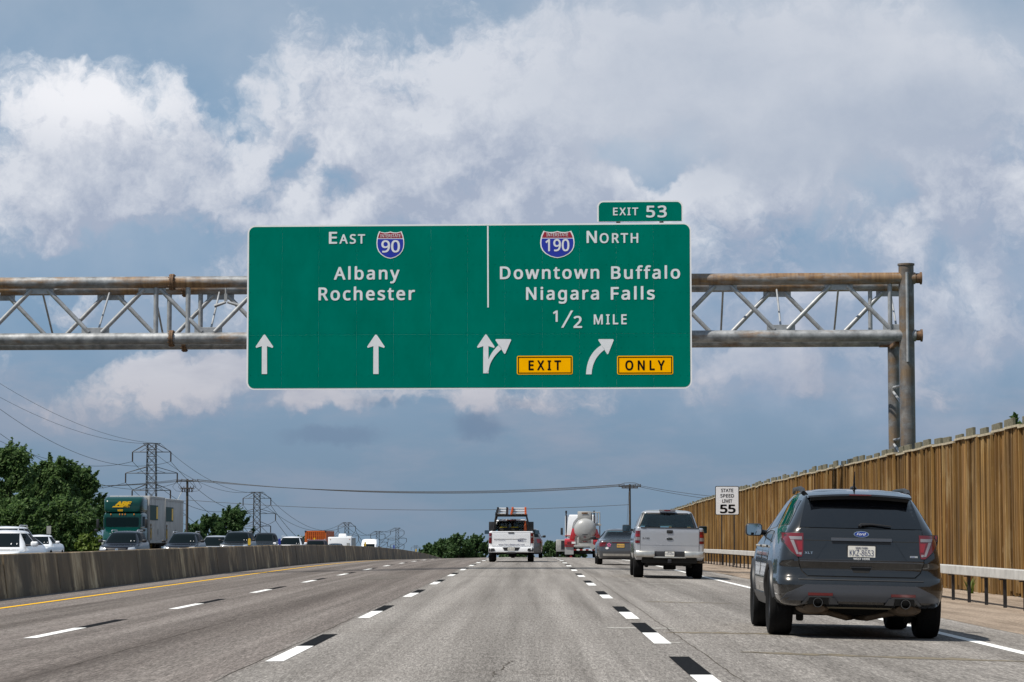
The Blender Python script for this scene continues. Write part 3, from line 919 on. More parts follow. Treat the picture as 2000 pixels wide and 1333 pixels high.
for (yy_, nm) in ((0, 'f'), (DEP, 'r')):
    for zz in (zt, zb_):
        mt = M['steel_rust'] if (zz == zt) else M['steel_some_rust']
        b = B().tube((UL, yy_, zz), (spl - .03, yy_, zz), R_, n=28).tube((spl + .03, yy_, zz), (UR if nm == 'f' else UR - .1, yy_, zz), R_, n=28)
        b.build('chord', mt, gan)
        fl = B()
        for e in (-.035, .035): fl.tube((spl + e - .03, yy_, zz), (spl + e + .03, yy_, zz), R_ + .085, n=28)
        for k in range(10):
            a = 2 * math.pi * k / 10
            fl.tube((spl - .10, yy_ + math.cos(a) * .245, zz + math.sin(a) * .245), (spl + .10, yy_ + math.cos(a) * .245, zz + math.sin(a) * .245), .022, n=6)
        fl.build('flange', M['flange'], gan)
# lattice: panel points
per = 3.88
def node_u(px): return gp(px, 600)[0]
f_bot0 = node_u(1525); f_top0 = node_u(1411)
br, gs = B(), B()
rb = .075
def brace(a, c, r=rb): B().tube(a, c, r, n=12).build('brace', M['galv_steel'], gan)
def gusset(u, y, z, dn):
    B().box((u, y, z - dn * .27), (.95, .05, .22)).build('gusset', M['galv_steel'], gan, bevel=.006, seg=1)
k0 = -11
for k in range(-11, 2):
    ub = f_bot0 + per * k; ut = ub - per / 2
    # front face: top node at ut, bottom node at ub
    if ub < UR - .5 and ub > UL + 2:
        brace((ut + .28, 0, zt - .24), (ub - .22, 0, zb_ + .22))
        gusset(ub, 0, zb_, -1)
        if ub + per / 2 < UR - .9: brace((ub + .22, 0, zb_ + .22), (ub + per / 2 - .28, 0, zt - .24))
        if ub + per / 2 < UR - .9: pass
    if ut > UL + 2 and ut < UR - .5: gusset(ut, 0, zt, 1)
    # rear face runs half a bay out of step
    if ub < UR - .5 and ub > UL + 2:
        brace((ut + .26, DEP, zb_ + .22), (ub - .26, DEP, zt - .24))
        gusset(ub, DEP, zt, 1)
        if ub + per / 2 < UR - .9: brace((ub + .26, DEP, zt - .24), (ub + per / 2 - .26, DEP, zb_ + .22))
        # angles from front chord to rear chord
        brace((ub + .02, .1, zb_ + .1), (ub - .02, DEP - .1, zt - .1), .035)
        brace((ut + .02, .1, zt - .1), (ut - .02, DEP - .1, zb_ + .1), .035)
        brace((ub, .15, zt), (ut, DEP - .15, zt), .04); brace((ub, .15, zb_), (ut, DEP - .15, zb_), .04)
for e in (-.55, .55):
    for y in (0, DEP): brace((spl + e, y, zb_), (spl + e, y, zt), .085)
for u in (UR - .85, UR - 1.3):
    brace((u, DEP if u < UR - 1 else 0, zb_), (u, DEP if u < UR - 1 else 0, zt), .075)
# supports: at the noise wall, and the far pair beyond the opposite carriageway
ztop = gp(1768, 519)[1]
for (u, nm) in ((0, 1), (UL + .4, 0)):
    for y in (0, DEP):
        zz1 = ztop if (y == 0) else zt + .1
        if y == DEP and nm: zz1 = zb_ - .12
        z0_ = gz(GXC + u, GDC) - GZ0 - .4
        uo = u - (.22 if (y and nm) else 0)
        c = B().tube((uo, y, z0_), (uo, y, zz1), .255 if y == 0 else .20, n=30)
        if y == 0: c.tube((u, y, zz1), (u, y, zz1 + .06), .285, n=30)
        co = c.build('column', M['column_steel'], gan)
        if y == 0:
            B().tube((u, -.262, zb_ - .9), (u, -.262, ztop - .25), .05, n=8).build('seam_plate', M['galv_steel'], co)
    for k in range(7):
        z1 = 1.0 + k * .9
        if z1 < zb_ - .6:
            brace((u, .2, z1), (u - .25, DEP - .15, z1 + (.75 if k % 2 else -.0)), .045)
for zz in (zt, zb_): B().tube((.2, 0, zz), (.46, 0, zz), .17, n=20).tube((.46, 0, zz), (.52, 0, zz), .21, n=20).build('end_cap', M['flange'], gan)
B().box((0, .25, zb_), (.5, .5, .34)).build('saddle', M['flange'], gan, bevel=.01)
B().box((0, .25, zt), (.42, .4, .30)).build('saddle', M['flange'], gan, bevel=.01)
B().box((-.35, DEP, zb_ - .15), (.7, .3, .12)).build('bearing_plate', M['flange'], gan, bevel=.01)
B().box((-.3, DEP * .6, zb_ - .22), (.14, DEP, .12)).build('bearing_plate', M['flange'], gan, bevel=.01)
# small lamp-like fitting hung on the rear chord
fx = B(); uf = gp(433, 585)[0]
fx.box((uf - .06, 1.2, zt - .42), (.10, .08, .26)).tube((uf - .45, 1.2, zt - .72), (uf - .05, 1.2, zt - .58), .06, .045).tube((uf + .0, 1.2, zt - .58), (uf + .42, 1.2, zt - .70), .045, .06).tube((uf - .06, 1.2, zt - .3), (uf - .06, 1.2, zt), .03)
fx.build('fitting', M['galv_steel'], gan)

# ---- sign faces
m, t, p = newmat('sign_green')
oc = t.new('ShaderNodeTexCoord').outputs['Object']
ri = t.new('ShaderNodeNewGeometry').outputs['Random Per Island']
n = t.noise(t.vec('MULTIPLY', oc, (1, 1, .5)), 1.2, 6, .62)
col = t.mix(t.maprange(n, .3, .7), (.0, .142, .103), (.0, .172, .130))
t.put(p.inputs['Base Color'], t.mix(t.math('MULTIPLY', ri, .2), col, (.0, .20, .13)))
p.inputs['Roughness'].default_value = .5; p.inputs['Specular IOR Level'].default_value = .0
M['sign_green'] = m
M['sign_white'] = pm('sign_white', (.80, .80, .82), .4, var=.06, vscale=2)
M['sign_legend'] = pm('sign_legend', (.70, .72, .75), .45, var=.08, vscale=3)
M['sign_yellow'] = pm('sign_yellow', (1.0, .46, .0), .5, spec=0, var=.04, vscale=3)
M['sh_red'] = pm('shield_red', (.30, .012, .03), .35)
M['sh_blue'] = pm('shield_blue', (.012, .03, .36), .35, var=.12, vscale=2)
M['sign_back'] = pm('sign_back', (.36, .36, .37), .5, .3)
OFF = .50
def S(px, py): return gp(px, py, OFF)
LY = -OFF
def face(b, pts, lay, th=.004):
    """flat shape on the sign, lay = how many sheets above the panel"""
    y1 = LY - lay * .004
    return b.prism(pts, lambda a, q, d: Vector((a, d, q)), y1, y1 + th)
def fpx(b, pts, lay): return face(b, [S(x, y) for x, y in pts], lay)
def fn_(lay): return lambda x, z: Vector((x, LY - lay * .004, z))
def lab(b, body, x0, x1, yb, cap, lay=2, bold=.016, space=1.0):
    xm = (x0 + x1) / 2
    u0, z0 = S(x0, yb); u1, _ = S(x1, yb); _, z1 = S(xm, yb - cap); _, z00 = S(xm, yb)
    return text(b, body, u0, u1, z00, z1 - z00, fn_(lay), bold, space)
sg = thing('overhead_sign', 'huge green overhead highway sign with white lettering and arrows', 'road sign', (GXC, GDC, GZ0), GROT)
sga = S(481, 761); sgb = S(1350, 438)
x0, x1 = sga[0], sgb[0]
z0 = (S(481, 761)[1] + S(1351, 760.5)[1]) / 2; z1 = (S(481, 438.7)[1] + S(1350, 437.2)[1]) / 2
pan = B()
# extruded planks side by side, two rows
seams = [550.4, 622.4, 696.5, 768.5, 841.4, 913.4, 986, 1059, 1131.6, 1203.6, 1276.5]
us = [x0 + .03] + [S(px, 600)[0] for px in seams] + [x1 - .03]
zm = S(915, 653.5)[1]
b0 = B().prism(rrect(x0, x1, z0, z1, .27), lambda a, q, d: Vector((a, d, q)), LY + .006, LY + .05)
b0.build('border', M['sign_white'], sg)
g = B()
bd = .055
for i in range(len(us) - 1):
    ua, ub = us[i] + .0015, us[i + 1] - .0015
    if i == 0: ua = x0 + bd
    if i == len(us) - 2: ub = x1 - bd
    for (za, zb2) in ((z0 + bd, zm - .0015), (zm + .0015, z1 - bd)):
        pts = [(ua, za), (ub, za), (ub, zb2), (ua, zb2)]
        r = .21
        if i == 0 and za < zm - .5: pts = [p_ for p_ in rrect(ua, ub + r, za, zb2 + r, r) if p_[0] <= ua + r + 1e-6 and p_[1] <= za + r + 1e-6]; pts = sorted(pts, key=lambda q: math.atan2(q[1] - za - r, q[0] - ua - r)); pts = [(ua, zb2)] + pts + [(ub, za), (ub, zb2)]
        elif i == 0: pts = [(ua + r - r * math.cos(rad(a)), zb2 - r + r * math.sin(rad(a))) for a in range(0, 91, 15)] + [(ub, zb2), (ub, za), (ua, za)]
        elif i == len(us) - 2 and za < zm - .5: pts = [(ub - r + r * math.cos(rad(a)), za + r - r * math.sin(rad(a))) for a in range(0, 91, 15)] + [(ua, za), (ua, zb2), (ub, zb2)]
        elif i == len(us) - 2: pts = [(ub - r + r * math.cos(rad(a)), zb2 - r + r * math.sin(rad(a))) for a in range(0, 91, 15)] + [(ua, zb2), (ua, za), (ub, za)]
        g.prism(pts, lambda a, q, d: Vector((a, d, q)), LY, LY + .02)
# rivet heads
rg = random.Random(2)
for yr_ in (460.5, 516.5, 571, 625, 650, 657, 679, 733.5):
    nrv = 60
    for k in range(nrv):
        q = S(489 + (1343 - 489) * k / (nrv - 1), yr_)
        g.tube((q[0], LY - .006, q[1]), (q[0], LY + .004, q[1]), .014, n=6)
for px in seams:
    for k in range(7):
        for e in (-.05, .05):
            q = S(px, 490 + 40 * k); g.tube((q[0] + e, LY - .006, q[1]), (q[0] + e, LY + .004, q[1]), .012, n=6)
g.build('panel', M['sign_green'], sg)
bk = B()
for px in range(500, 1340, 105):
    u = S(px, 600)[0]; bk.box((u, LY + .12, (z0 + z1) / 2), (.10, .13, (z1 - z0) * .96)); bk.box((u, LY + .20, zt), (.16, .26, .2)); bk.box((u, LY + .20, zb_), (.16, .26, .2))
bk.build('hanger', M['sign_back'], sg)
def word(parent, parts, mat='sign_legend'):
    q = B()
    for a in parts: lab(q, *a[:5], space=a[5] if len(a) > 5 else 1.0)
    q.build('lettering', M[mat], parent)
word(sg, [('E', 643.4, 657.5, 476, 22), ('AST', 663.5, 712.4, 476, 17.4, 1.25)])
word(sg, [('Albany', 653, 779.6, 545.8, 23.3, 1.2)]); word(sg, [('Rochester', 623, 809.6, 586.2, 24, 1.2)])
word(sg, [('N', 1146.6, 1165, 474.5, 22.5), ('ORTH', 1172, 1246, 474.5, 18, 1.25)])
word(sg, [('Downtown', 977.4, 1169.6, 544.6, 23.4, 1.2)]); word(sg, [('Buffalo', 1194.6, 1327.5, 544.4, 23.4, 1.2)])
word(sg, [('Niagara', 1028.4, 1169, 585.2, 23.4, 1.2)]); word(sg, [('Falls', 1194, 1278, 585, 23.4, 1.2)])
q = B(); fpx(q, [(1085.2, 629), (1089.3, 629), (1089.3, 607), (1085.8, 607), (1080, 610.8), (1081.3, 614), (1085.2, 611.9)], 2)
lab(q, '2', 1121, 1136, 640.4, 22); fpx(q, [(1096, 640.5), (1100.5, 640.5), (1119.5, 607), (1115, 607)], 2)
q.build('lettering', M['sign_legend'], sg)
word(sg, [('MILE', 1160.4, 1223.4, 633.5, 18.5, 1.3)])
fpx(B(), [(951.9, 601), (954.7, 601), (954.2, 441.5), (951.4, 441.5)], 2).build('divider', M['sign_white'], sg)
# arrows, one part each
def up_arrow(cx):
    fpx(B(), [(cx - 5.2, 731), (cx + 5.2, 731), (cx + 5, 676.5), (cx + 16, 680), (cx + 17.2, 677.5), (cx + 2, 655), (cx, 653.6), (cx - 2, 655), (cx - 17.2, 677.5), (cx - 16, 680), (cx - 5, 676.5)], 2).build('arrow', M['sign_legend'], sg)
up_arrow(516.5); up_arrow(734.3)
def bez(a, c, d, n=12): return [((1 - t) ** 2 * a[0] + 2 * t * (1 - t) * c[0] + t * t * d[0], (1 - t) ** 2 * a[1] + 2 * t * (1 - t) * c[1] + t * t * d[1]) for t in [i / n for i in range(n + 1)]]
o_ = B()
cx = 949.0
fpx(o_, [(cx - 5.2, 729.6), (cx + 5.2, 729.6), (cx + 5, 676.5), (cx + 16, 680), (cx + 17.2, 677.5), (cx + 2, 655), (cx, 653), (cx - 2, 655), (cx - 17.2, 677.5), (cx - 16, 680), (cx - 5, 676.5)], 2)
def curved(o_, A0, A1, head, ctrl_o, ctrl_i, e_o, e_i, lay):
    oo = bez(A0, ctrl_o, e_o); ii = bez(A1, ctrl_i, e_i)
    n = len(oo)
    rows = [[Vector((S(*p_)[0], LY - lay * .004, S(*p_)[1])) for p_ in (oo[k], ii[k])] for k in range(n)]
    o_.slab(rows, (0, .004, 0)); fpx(o_, head, lay)
curved(o_, (949.5, 729), (954.6, 724), [(967.5, 664.6), (969, 662.9), (997, 662.9), (998.6, 664.5), (987, 691), (985, 691.6)], (950, 695), (956.5, 702), (974.5, 674), (980.5, 681.5), 3)
o_.build('arrow', M['sign_legend'], sg)
o_ = B()
curved(o_, (1144.6, 731.6), (1155.4, 731.6), [(1168.3, 664.6), (1170, 662.9), (1197, 662.9), (1198.8, 664.6), (1188, 691.8), (1186, 692.4)], (1146, 692), (1157, 700), (1174.5, 674.5), (1181.5, 683), 2)
o_.build('arrow', M['sign_legend'], sg)
def shield(pxa, pxb, pya, pyb, num, n0, n1, nb, ncap, t0, t1, tb, tcap):
    cx = (pxa + pxb) / 2; hw = (pxb - pxa) / 2; h = pyb - pya
    def outline(k):
        a = []
        for (fx_, fy) in ((0, .015), (.22, .045), (.45, .05), (.66, .03), (.80, 0), (.86, .07), (.93, .17), (.985, .32), (1, .45), (.97, .60), (.87, .73), (.68, .85), (.40, .945), (.16, .985), (0, 1)):
            a.append((fx_, fy))
        pts = a + [(-x_, y_) for x_, y_ in a[-2:0:-1]]
        return [(cx + x_ * hw * k, pya + h * (.5 + (y_ - .5) * k)) for x_, y_ in pts]
    def cut(pts, ysplit, keep_top):
        out = []
        n = len(pts)
        for i in range(n):
            a, c = pts[i], pts[(i + 1) % n]
            ia = (a[1] <= ysplit) == keep_top; ic = (c[1] <= ysplit) == keep_top
            if ia: out.append(a)
            if ia != ic:
                q = (ysplit - a[1]) / (c[1] - a[1]); out.append((a[0] + q * (c[0] - a[0]), ysplit))
        return out
    wo_ = B(); fpx(wo_, outline(1.0), 2); sh = wo_.build('route_shield', M['sign_white'], sg)
    inn = outline(.93)
    fpx(B(), cut(inn, pya + h * .255, True), 3).build('shield_top', M['sh_red'], sh)
    fpx(B(), cut(inn, pya + h * .285, False), 3).build('shield_field', M['sh_blue'], sh)
    q = B(); lab(q, 'INTERSTATE', t0, t1, tb, tcap, 4, .004); lab(q, num, n0, n1, nb, ncap, 4, .012)
    q.build('shield_lettering', M['sign_legend'], sh)
shield(735.3, 789.5, 452, 505.6, '90', 745.5, 780.5, 493, 22.5, 743, 782.5, 464, 6.0)
shield(1055, 1122.2, 451.2, 504.4, '190', 1066, 1111.5, 490.6, 22.5, 1067.5, 1109.5, 462, 6.0)
def plaque(a, c, e, f, word, w0, w1, wb_, wc):
    q0, q1 = S(a, f), S(c, e)
    pl = face(B(), rrect(q0[0], q1[0], q0[1], q1[1], .06), 2).build('plaque', M['sign_yellow'], sg)
    fr = B(); i_ = .035; ln = .03
    X0, X1, Z0, Z1 = q0[0] + i_, q1[0] - i_, q0[1] + i_, q1[1] - i_
    for pts in ([(X0, Z0), (X1, Z0), (X1, Z0 + ln), (X0, Z0 + ln)], [(X0, Z1 - ln), (X1, Z1 - ln), (X1, Z1), (X0, Z1)], [(X0, Z0 + ln), (X0 + ln, Z0 + ln), (X0 + ln, Z1 - ln), (X0, Z1 - ln)], [(X1 - ln, Z0 + ln), (X1, Z0 + ln), (X1, Z1 - ln), (X1 - ln, Z1 - ln)]):
        face(fr, pts, 3)
    fr.build('plaque_border', M['ink_black'], pl)
    q = B(); lab(q, word, w0, w1, wb_, wc, 3, .02, 1.5); q.build('plaque_lettering', M['ink_black'], pl)
plaque(1009.5, 1118.4, 695, 732, 'EXIT', 1033, 1095, 722.8, 17.8)
plaque(1205.4, 1314.6, 695, 732, 'ONLY', 1222, 1297.5, 722.8, 17.8)
# ---- exit number tab
ex = thing('exit_tab_sign', 'small green exit number sign standing on top of the big green sign', 'road sign', (GXC, GDC, GZ0), GROT)
q0, q1 = S(1166.2, 433.5), S(1334, 391.3)
def tabshape(x0, x1, z0, z1, r): return [(x0, z0), (x1, z0)] + [(x1 - r + r * math.cos(rad(a)), z1 - r + r * math.sin(rad(a))) for a in range(0, 91, 15)] + [(x0 + r - r * math.sin(rad(a)), z1 - r + r * math.cos(rad(a))) for a in range(0, 91, 15)]
B().prism(tabshape(q0[0], q1[0], q0[1], q1[1], .21), lambda a, q, d: Vector((a, d, q)), LY + .006, LY + .05).build('border', M['sign_white'], ex)
B().prism(tabshape(q0[0] + .055, q1[0] - .055, q0[1] + .01, q1[1] - .055, .16), lambda a, q, d: Vector((a, d, q)), LY, LY + .02).build('panel', M['sign_green'], ex)
word(ex, [('EXIT', 1198, 1246, 420.6, 14.2, 1.25)]); word(ex, [('53', 1263, 1301.4, 424.4, 21.6, 1.15)])
for px in (1207.5, 1292): u, z = S(px, 437); B().box((u, LY + .06, z), (.14, .08, .5)).build('bracket', M['black'], ex)

# ---- speed limit sign on the verge
D = 119.0; c = at(1420, 978, D); zg = gz(c.x, D)
sp_ = thing('speed_limit_sign', 'white speed limit sign on two thin posts before the timber wall', 'road sign', (c.x, D, zg), (0, 0, rad(2)))
sc_ = F / D
def s2(px, py): return ((px - 1420) / sc_, at(1420, py, D).z - zg)
a0, a1 = s2(1397, 1006.5), s2(1443.5, 949.8)
B().prism(rrect(a0[0], a1[0], a0[1], a1[1], .07), lambda a, q, d: Vector((a, d, q)), 0, .012).build('border', M['ink_black'], sp_)
B().prism(rrect(a0[0] + .03, a1[0] - .03, a0[1] + .03, a1[1] - .03, .05), lambda a, q, d: Vector((a, d, q)), -.004, .004).build('panel', M['sign_white'], sp_)
for wd, xa, xb, yb, cp in (('STATE', 1408.5, 1432, 961.3, 6.2), ('SPEED', 1407, 1433.5, 971.8, 6.2), ('LIMIT', 1410.5, 1430, 982, 6.2), ('55', 1407, 1435.5, 1002, 15.6)):
    u0, zb2 = s2(xa, yb); u1, _ = s2(xb, yb); _, z2 = s2(xa, yb - cp)
    text(B(), wd, u0, u1, zb2, z2 - zb2, lambda x, z: Vector((x, -.008, z)), .022 if wd == '55' else .010).build('lettering', M['ink_black'], sp_)
for px in (1409.5, 1434):
    u, _ = s2(px, 1000)
    B().box((u, .03, (a0[1] + .5) / 2), (.05, .035, a0[1] + .9)).build('post', M['steel_dark'], sp_)
# ================================================================== vehicles (built facing +y, rear bumper at y = 0)
def mir(pts): return [(-x, z) for x, z in pts]
def both(fn):
    for s in (-1, 1): fn(s)
def seats(parent, ys, zt, xs=(-.38, .38)):
    for y in ys:
        for x in xs:
            B().box((x, y, zt), (.26, .10, .17)).box((x, y + .02, zt - .36), (.50, .16, .50), taper=(.8, .8)).build('seat', M['seat'], parent, bevel=.035)
def plate_part(parent, fn, x0, x1, z0, z1, txt, mat='plate', ink='ink_blue', top=None, bot=None, frame='black'):
    fr = B().prism(rrect(x0 - .012, x1 + .012, z0 - .012, z1 + .012, .012), lambda a, q, d: fn(a, q) + Vector((0, d, 0)), .0, .012).build('license_plate', M[frame], parent)
    B().prism(rrect(x0, x1, z0, z1, .01), lambda a, q, d: fn(a, q) + Vector((0, d, 0)), -.004, .0).build('plate_face', M[mat], fr)
    q = B(); f2 = lambda x, z: fn(x, z) + Vector((0, -.007, 0))
    h = z1 - z0; wd = x1 - x0
    text(q, txt, x0 + wd * .06, x1 - wd * .06, z0 + h * .27, h * .44, f2, .0)
    if top: text(q, top, x0 + wd * .28, x1 - wd * .28, z1 - h * .20, h * .13, f2, .01)
    q.build('plate_lettering', M[ink], fr)
    if bot:
        q = B(); text(q, bot, x0 + wd * .2, x1 - wd * .2, z0 - .004, h * .14, lambda x, z: fn(x, z) + Vector((0, -.010, 0)), .02); q.build('frame_lettering', M['white_ink'], fr)
    return fr
def arch(parent, sh, y, R, sg, mat, name='wheel_arch', z0=.36, th=.03):
    pts = []
    for k in range(25):
        a = rad(6 + 168 * k / 24)
        yy_, zz = y + R * 1.15 * math.cos(a), R * 1.02 + R * 1.15 * math.sin(a)
        pts.append((sg * (sh.side(yy_, max(zz, sh.z0)) - .006), yy_, zz))
    B().path(pts, th, 8).build(name, M[mat], parent)

# ------------------------------------------------------------------ dark grey SUV in the right lane
M['paint_grey'] = paint('paint_grey', (.046, .045, .0445), .9, .20, 1.0, .5)
M['fascia'] = pm('fascia_grey', (.085, .091, .105), .34, .5)
M['chrome_dark'] = pm('chrome_dark', (.16, .16, .16), .25, 1.0)
M['garnish'] = pm('garnish_grey', (.09, .095, .105), .3, .5)
def grey_suv():
    X0, D0 = 3.68, 29.0
    t = thing('suv', 'dark grey SUV with dual exhausts in the right lane beside the timber wall', 'car', (X0, D0, gz(X0, D0 + 1)), (0, rad(1.3), rad(-1.2)))
    sh = Shell([(.355, .91, .12, 4.86), (.39, .945, .05, 4.93), (.50, .975, .0, 4.98), (.60, .985, .0, 5.0), (.66, .985, .015, 5.0), (.70, .98, .06, 4.99), (.80, .972, .08, 4.97), (.865, .965, .05, 4.94),
                (1.0, .945, .085, 4.80), (1.08, .925, .10, 4.45), (1.16, .90, .115, 3.95), (1.22, .875, .135, 3.75), (1.28, .84, .17, 3.62), (1.58, .675, .39, 2.78), (1.64, .625, .43, 2.55), (1.675, .54, .55, 2.3), (1.695, .40, .8, 2.0), (1.705, .15, 1.1, 1.7)], rr=.17, rf=.3, cr=.05, taper_r=.055)
    bo = sh.mesh_b(40).build('body', M['paint_grey'], t, sharp=40)
    cut = wheel_cut(B(), .985, (1.0, 3.86), .385)
    for sx_ in (-1, 1): cut.tube((sx_ * .49, -.3, .39), (sx_ * .49, .45, .39), .105, n=20)
    boolean(bo, cut)
    for y in (1.0, 3.86):
        for sg in (-1, 1):
            wheel(t, sg * .845, y, .385, .27, sg, True); arch(t, sh, y, .385, sg, 'black', th=.028)
    # tailgate with its shut line
    Lg = [(-.60, .705), (-.665, .76), (-.70, .86), (-.69, 1.02), (-.685, 1.236)]
    big = [(-.607, .694), (-.675, .752), (-.71, .86), (-.70, 1.02), (-.693, 1.243)]
    sh.rear_panel(B(), big, mir(big), .002, .02, 14, 14).build('tailgate_gap', M['black_matt'], t)
    tg = sh.rear_panel(B(), Lg, mir(Lg), .010, .03, 16, 16).build('tailgate', M['paint_grey'], t)
    gl = [(-.69, 1.246), (-.592, 1.60)]
    sh.rear_panel(B(), gl, mir(gl), .010, .03, 12, 8).build('rear_window', M['glass_dark'], t)
    # groove and number plate recess
    sh.rear_panel(B(), [(-.67, 1.096), (-.67, 1.104)], [(.67, 1.096), (.67, 1.104)], .0125, .01, 14, 1).build('tailgate_groove', M['black_matt'], tg)
    B().loft([[sh.rear(x, 1.1) and Vector((x, sh.rear(x, z) - o, z)) for o, z in ((.006, 1.135), (.034, 1.128), (.036, 1.10), (.006, 1.09))] for x in [lerp(-.34, .34, k / 12) for k in range(13)]]).build('plate_light_bar', M['fascia'], tg)
    rc = [(-.30, .90), (-.36, 1.088)]
    sh.rear_panel(B(), [(-.335, 1.066), (-.33, 1.09)], [(.335, 1.066), (.33, 1.09)], .0135, .01, 10, 1).build('plate_recess', M['black'], tg)
    for s in (-1, 1):
        sh.rear_panel(B(), [(s * .50, .90), (s * .385, 1.085)], [(s * .512, .90), (s * .397, 1.085)], .016, .01, 1, 6).build('tailgate_crease', M['paint_grey'], tg)
    sh.rear_panel(B(), [(-.69, .862), (-.69, .872)], [(.69, .862), (.69, .872)], .0145, .01, 14, 1).build('tailgate_crease', M['fascia'], tg)
    sh.rear_panel(B(), [(-.085, .745), (-.115, .80)], [(.085, .745), (.115, .80)], .013, .01, 8, 2).build('tailgate_handle', M['black_matt'], tg)
    sh.rear_panel(B(), [(-.118, .80), (-.122, .812)], [(.118, .80), (.122, .812)], .018, .01, 8, 1).build('tailgate_handle', M['fascia'], tg)
    fn = sh.rear_fn(.014)
    em = oval(B(), (0, 1.178), .086, .035, fn, depth=.02).build('emblem', M['chrome'], tg)
    oval(B(), (0, 1.178), .078, .029, sh.rear_fn(.018)).build('emblem_field', M['badge_blue'], em)
    q = B(); text(q, 'Ford', -.052, .052, 1.166, .027, sh.rear_fn(.0205), .0, 1.0, .35); q.build('emblem_lettering', M['white_ink'], em)
    q = B(); text(q, 'XLT', -.635, -.545, .945, .024, sh.rear_fn(.018), .015, 1.1); q.build('badge', M['chrome'], tg)
    q = B(); sh.rear_panel(q, [(.545, .925), (.545, .945)], [(.632, .925), (.632, .945)], .015, .01, 2, 1); q.build('badge', M['chrome_dusty'], tg)
    q = B(); text(q, '4WD', .552, .60, .929, .012, sh.rear_fn(.017), .0); q.build('badge', M['badge_blue'], tg)
    plate_part(tg, lambda x, z: Vector((x, sh.rear(0, 1.0) - .03, z)), -.153, .153, .895, 1.045, 'KKZ-8653', top='NEW YORK', bot='WEST HERR')
    # wiper, spoiler, high stop lamp
    wp = [(-.02, 1.262), (.0, 1.285), (.12, 1.292), (.34, 1.272)]
    B().path([(x, sh.rear(x, z) - .035, z) for x, z in wp], [.022, .018, .012, .008], 6).build('wiper', M['black'], t)
    sp = B()
    sp.loft([[Vector((x, y + .05 * (x / .6) ** 2, z - .03 * (x / .6) ** 2)) for y, z in ((.66, 1.684), (.42, 1.663), (.265, 1.632), (.255, 1.612), (.30, 1.606), (.46, 1.606))] for x in [lerp(-.585, .585, k / 14) for k in range(15)]])
    sp.build('spoiler', M['paint_grey'], t)
    B().loft([[Vector((x, y + .05 * (x / .6) ** 2, z - .03 * (x / .6) ** 2)) for y, z in ((.285, 1.608), (.30, 1.575), (.50, 1.57), (.47, 1.61))] for x in [lerp(-.555, .555, k / 10) for k in range(11)]]).build('spoiler_underside', M['black_matt'], t)
    B().box((0, .262, 1.621), (.25, .02, .016)).build('brake_light', M['red_lens'], t, bevel=.004)
    # tail lamps
    for s in (-1, 1):
        o_ = [(.715, .912), (.80, .985), (.875, 1.09), (.88, 1.178)]; i_ = [(.668, .915), (.652, .98), (.650, 1.178)]
        L_, R_2 = ([(s * x, z) for x, z in o_], [(s * x, z) for x, z in i_])
        fr2 = [(.72, .904), (.81, .982), (.887, 1.088), (.892, 1.186)], [(.66, .907), (.644, .98), (.643, 1.186)]
        sh.rear_panel(B(), [(s * x, z) for x, z in fr2[0]], [(s * x, z) for x, z in fr2[1]], .009, .03, 8, 10).build('lamp_seat', M['black'], t)
        tl = sh.rear_panel(B(), L_, R_2, .018, .03, 8, 10).build('tail_light', M['red_lens'], t)
        sh.rear_panel(B(), [(s * .795, 1.105), (s * .81, 1.14)], [(s * .666, 1.105), (s * .666, 1.14)], .021, .01, 6, 2).build('reversing_lamp', M['clear_lens'], tl)
        sh.rear_panel(B(), [(s * .728, .94), (s * .795, 1.10)], [(s * .702, .94), (s * .758, 1.10)], .021, .01, 3, 6).build('reversing_lamp', M['clear_lens'], tl)
        sh.rear_panel(B(), [(s * .695, .935), (s * .705, .962)], [(s * .672, .935), (s * .670, .962)], .0212, .01, 2, 1).build('reversing_lamp', M['clear_lens'], tl)
        sh.rear_panel(B(), [(s * .70, .985), (s * .728, 1.085)], [(s * .664, .985), (s * .662, 1.085)], .0215, .01, 3, 4).build('lamp_core', M['red_bright'], tl)
        # rear bumper fittings
        sh.rear_panel(B(), [(s * .60, .482), (s * .60, .513)], [(s * .325, .482), (s * .325, .513)], .046, .04, 4, 1).build('reflector', M['red_lens'], t)
        gn = B(); sh.rear_panel(gn, [(s * .675, .385), (s * .605, .462)], [(s * .635, .385), (s * .58, .462)], .052, .05, 1, 3)
        sh.rear_panel(gn, [(s * .60, .462), (s * .605, .478)], [(s * .335, .462), (s * .33, .478)], .054, .05, 6, 1)
        sh.rear_panel(gn, [(s * .36, .385), (s * .36, .462)], [(s * .255, .385), (s * .31, .462)], .052, .05, 2, 3)
        gn.build('exhaust_surround', M['garnish'], t)
        ex_ = B().lathe([(.047, -.06), (.054, -.06), (.056, -.05), (.056, .25), (.047, .25), (.047, -.06)], (s * .49, .03, .405), 'Y', 28).build('exhaust', M['chrome_dark'], t)
        sh.rear_panel(B(), [(s * .60, .384), (s * .585, .462)], [(s * .37, .384), (s * .37, .462)], .044, .03, 4, 2).build('exhaust_recess', M['black_matt'], t)
        mf = B(); rings = []
        for k in range(9):
            y = .12 + .42 * k / 8; q = 1 - abs(k - 4) / 4.3
            rings.append([Vector((s * .52 + .19 * math.cos(a) * (.55 + .45 * q ** .5), y, .335 + .075 * math.sin(a) * (.5 + .5 * q ** .5))) for a in [2 * math.pi * j / 18 for j in range(18)]])
        mf.loft(rings).build('muffler', M['rust_pipe'], t)
        B().path([(s * .42, .35, .30), (s * .30, .42, .27), (s * .12, .5, .225), (s * .03, .8, .225)], .032, 10).build('exhaust_pipe', M['rust_pipe'], t)
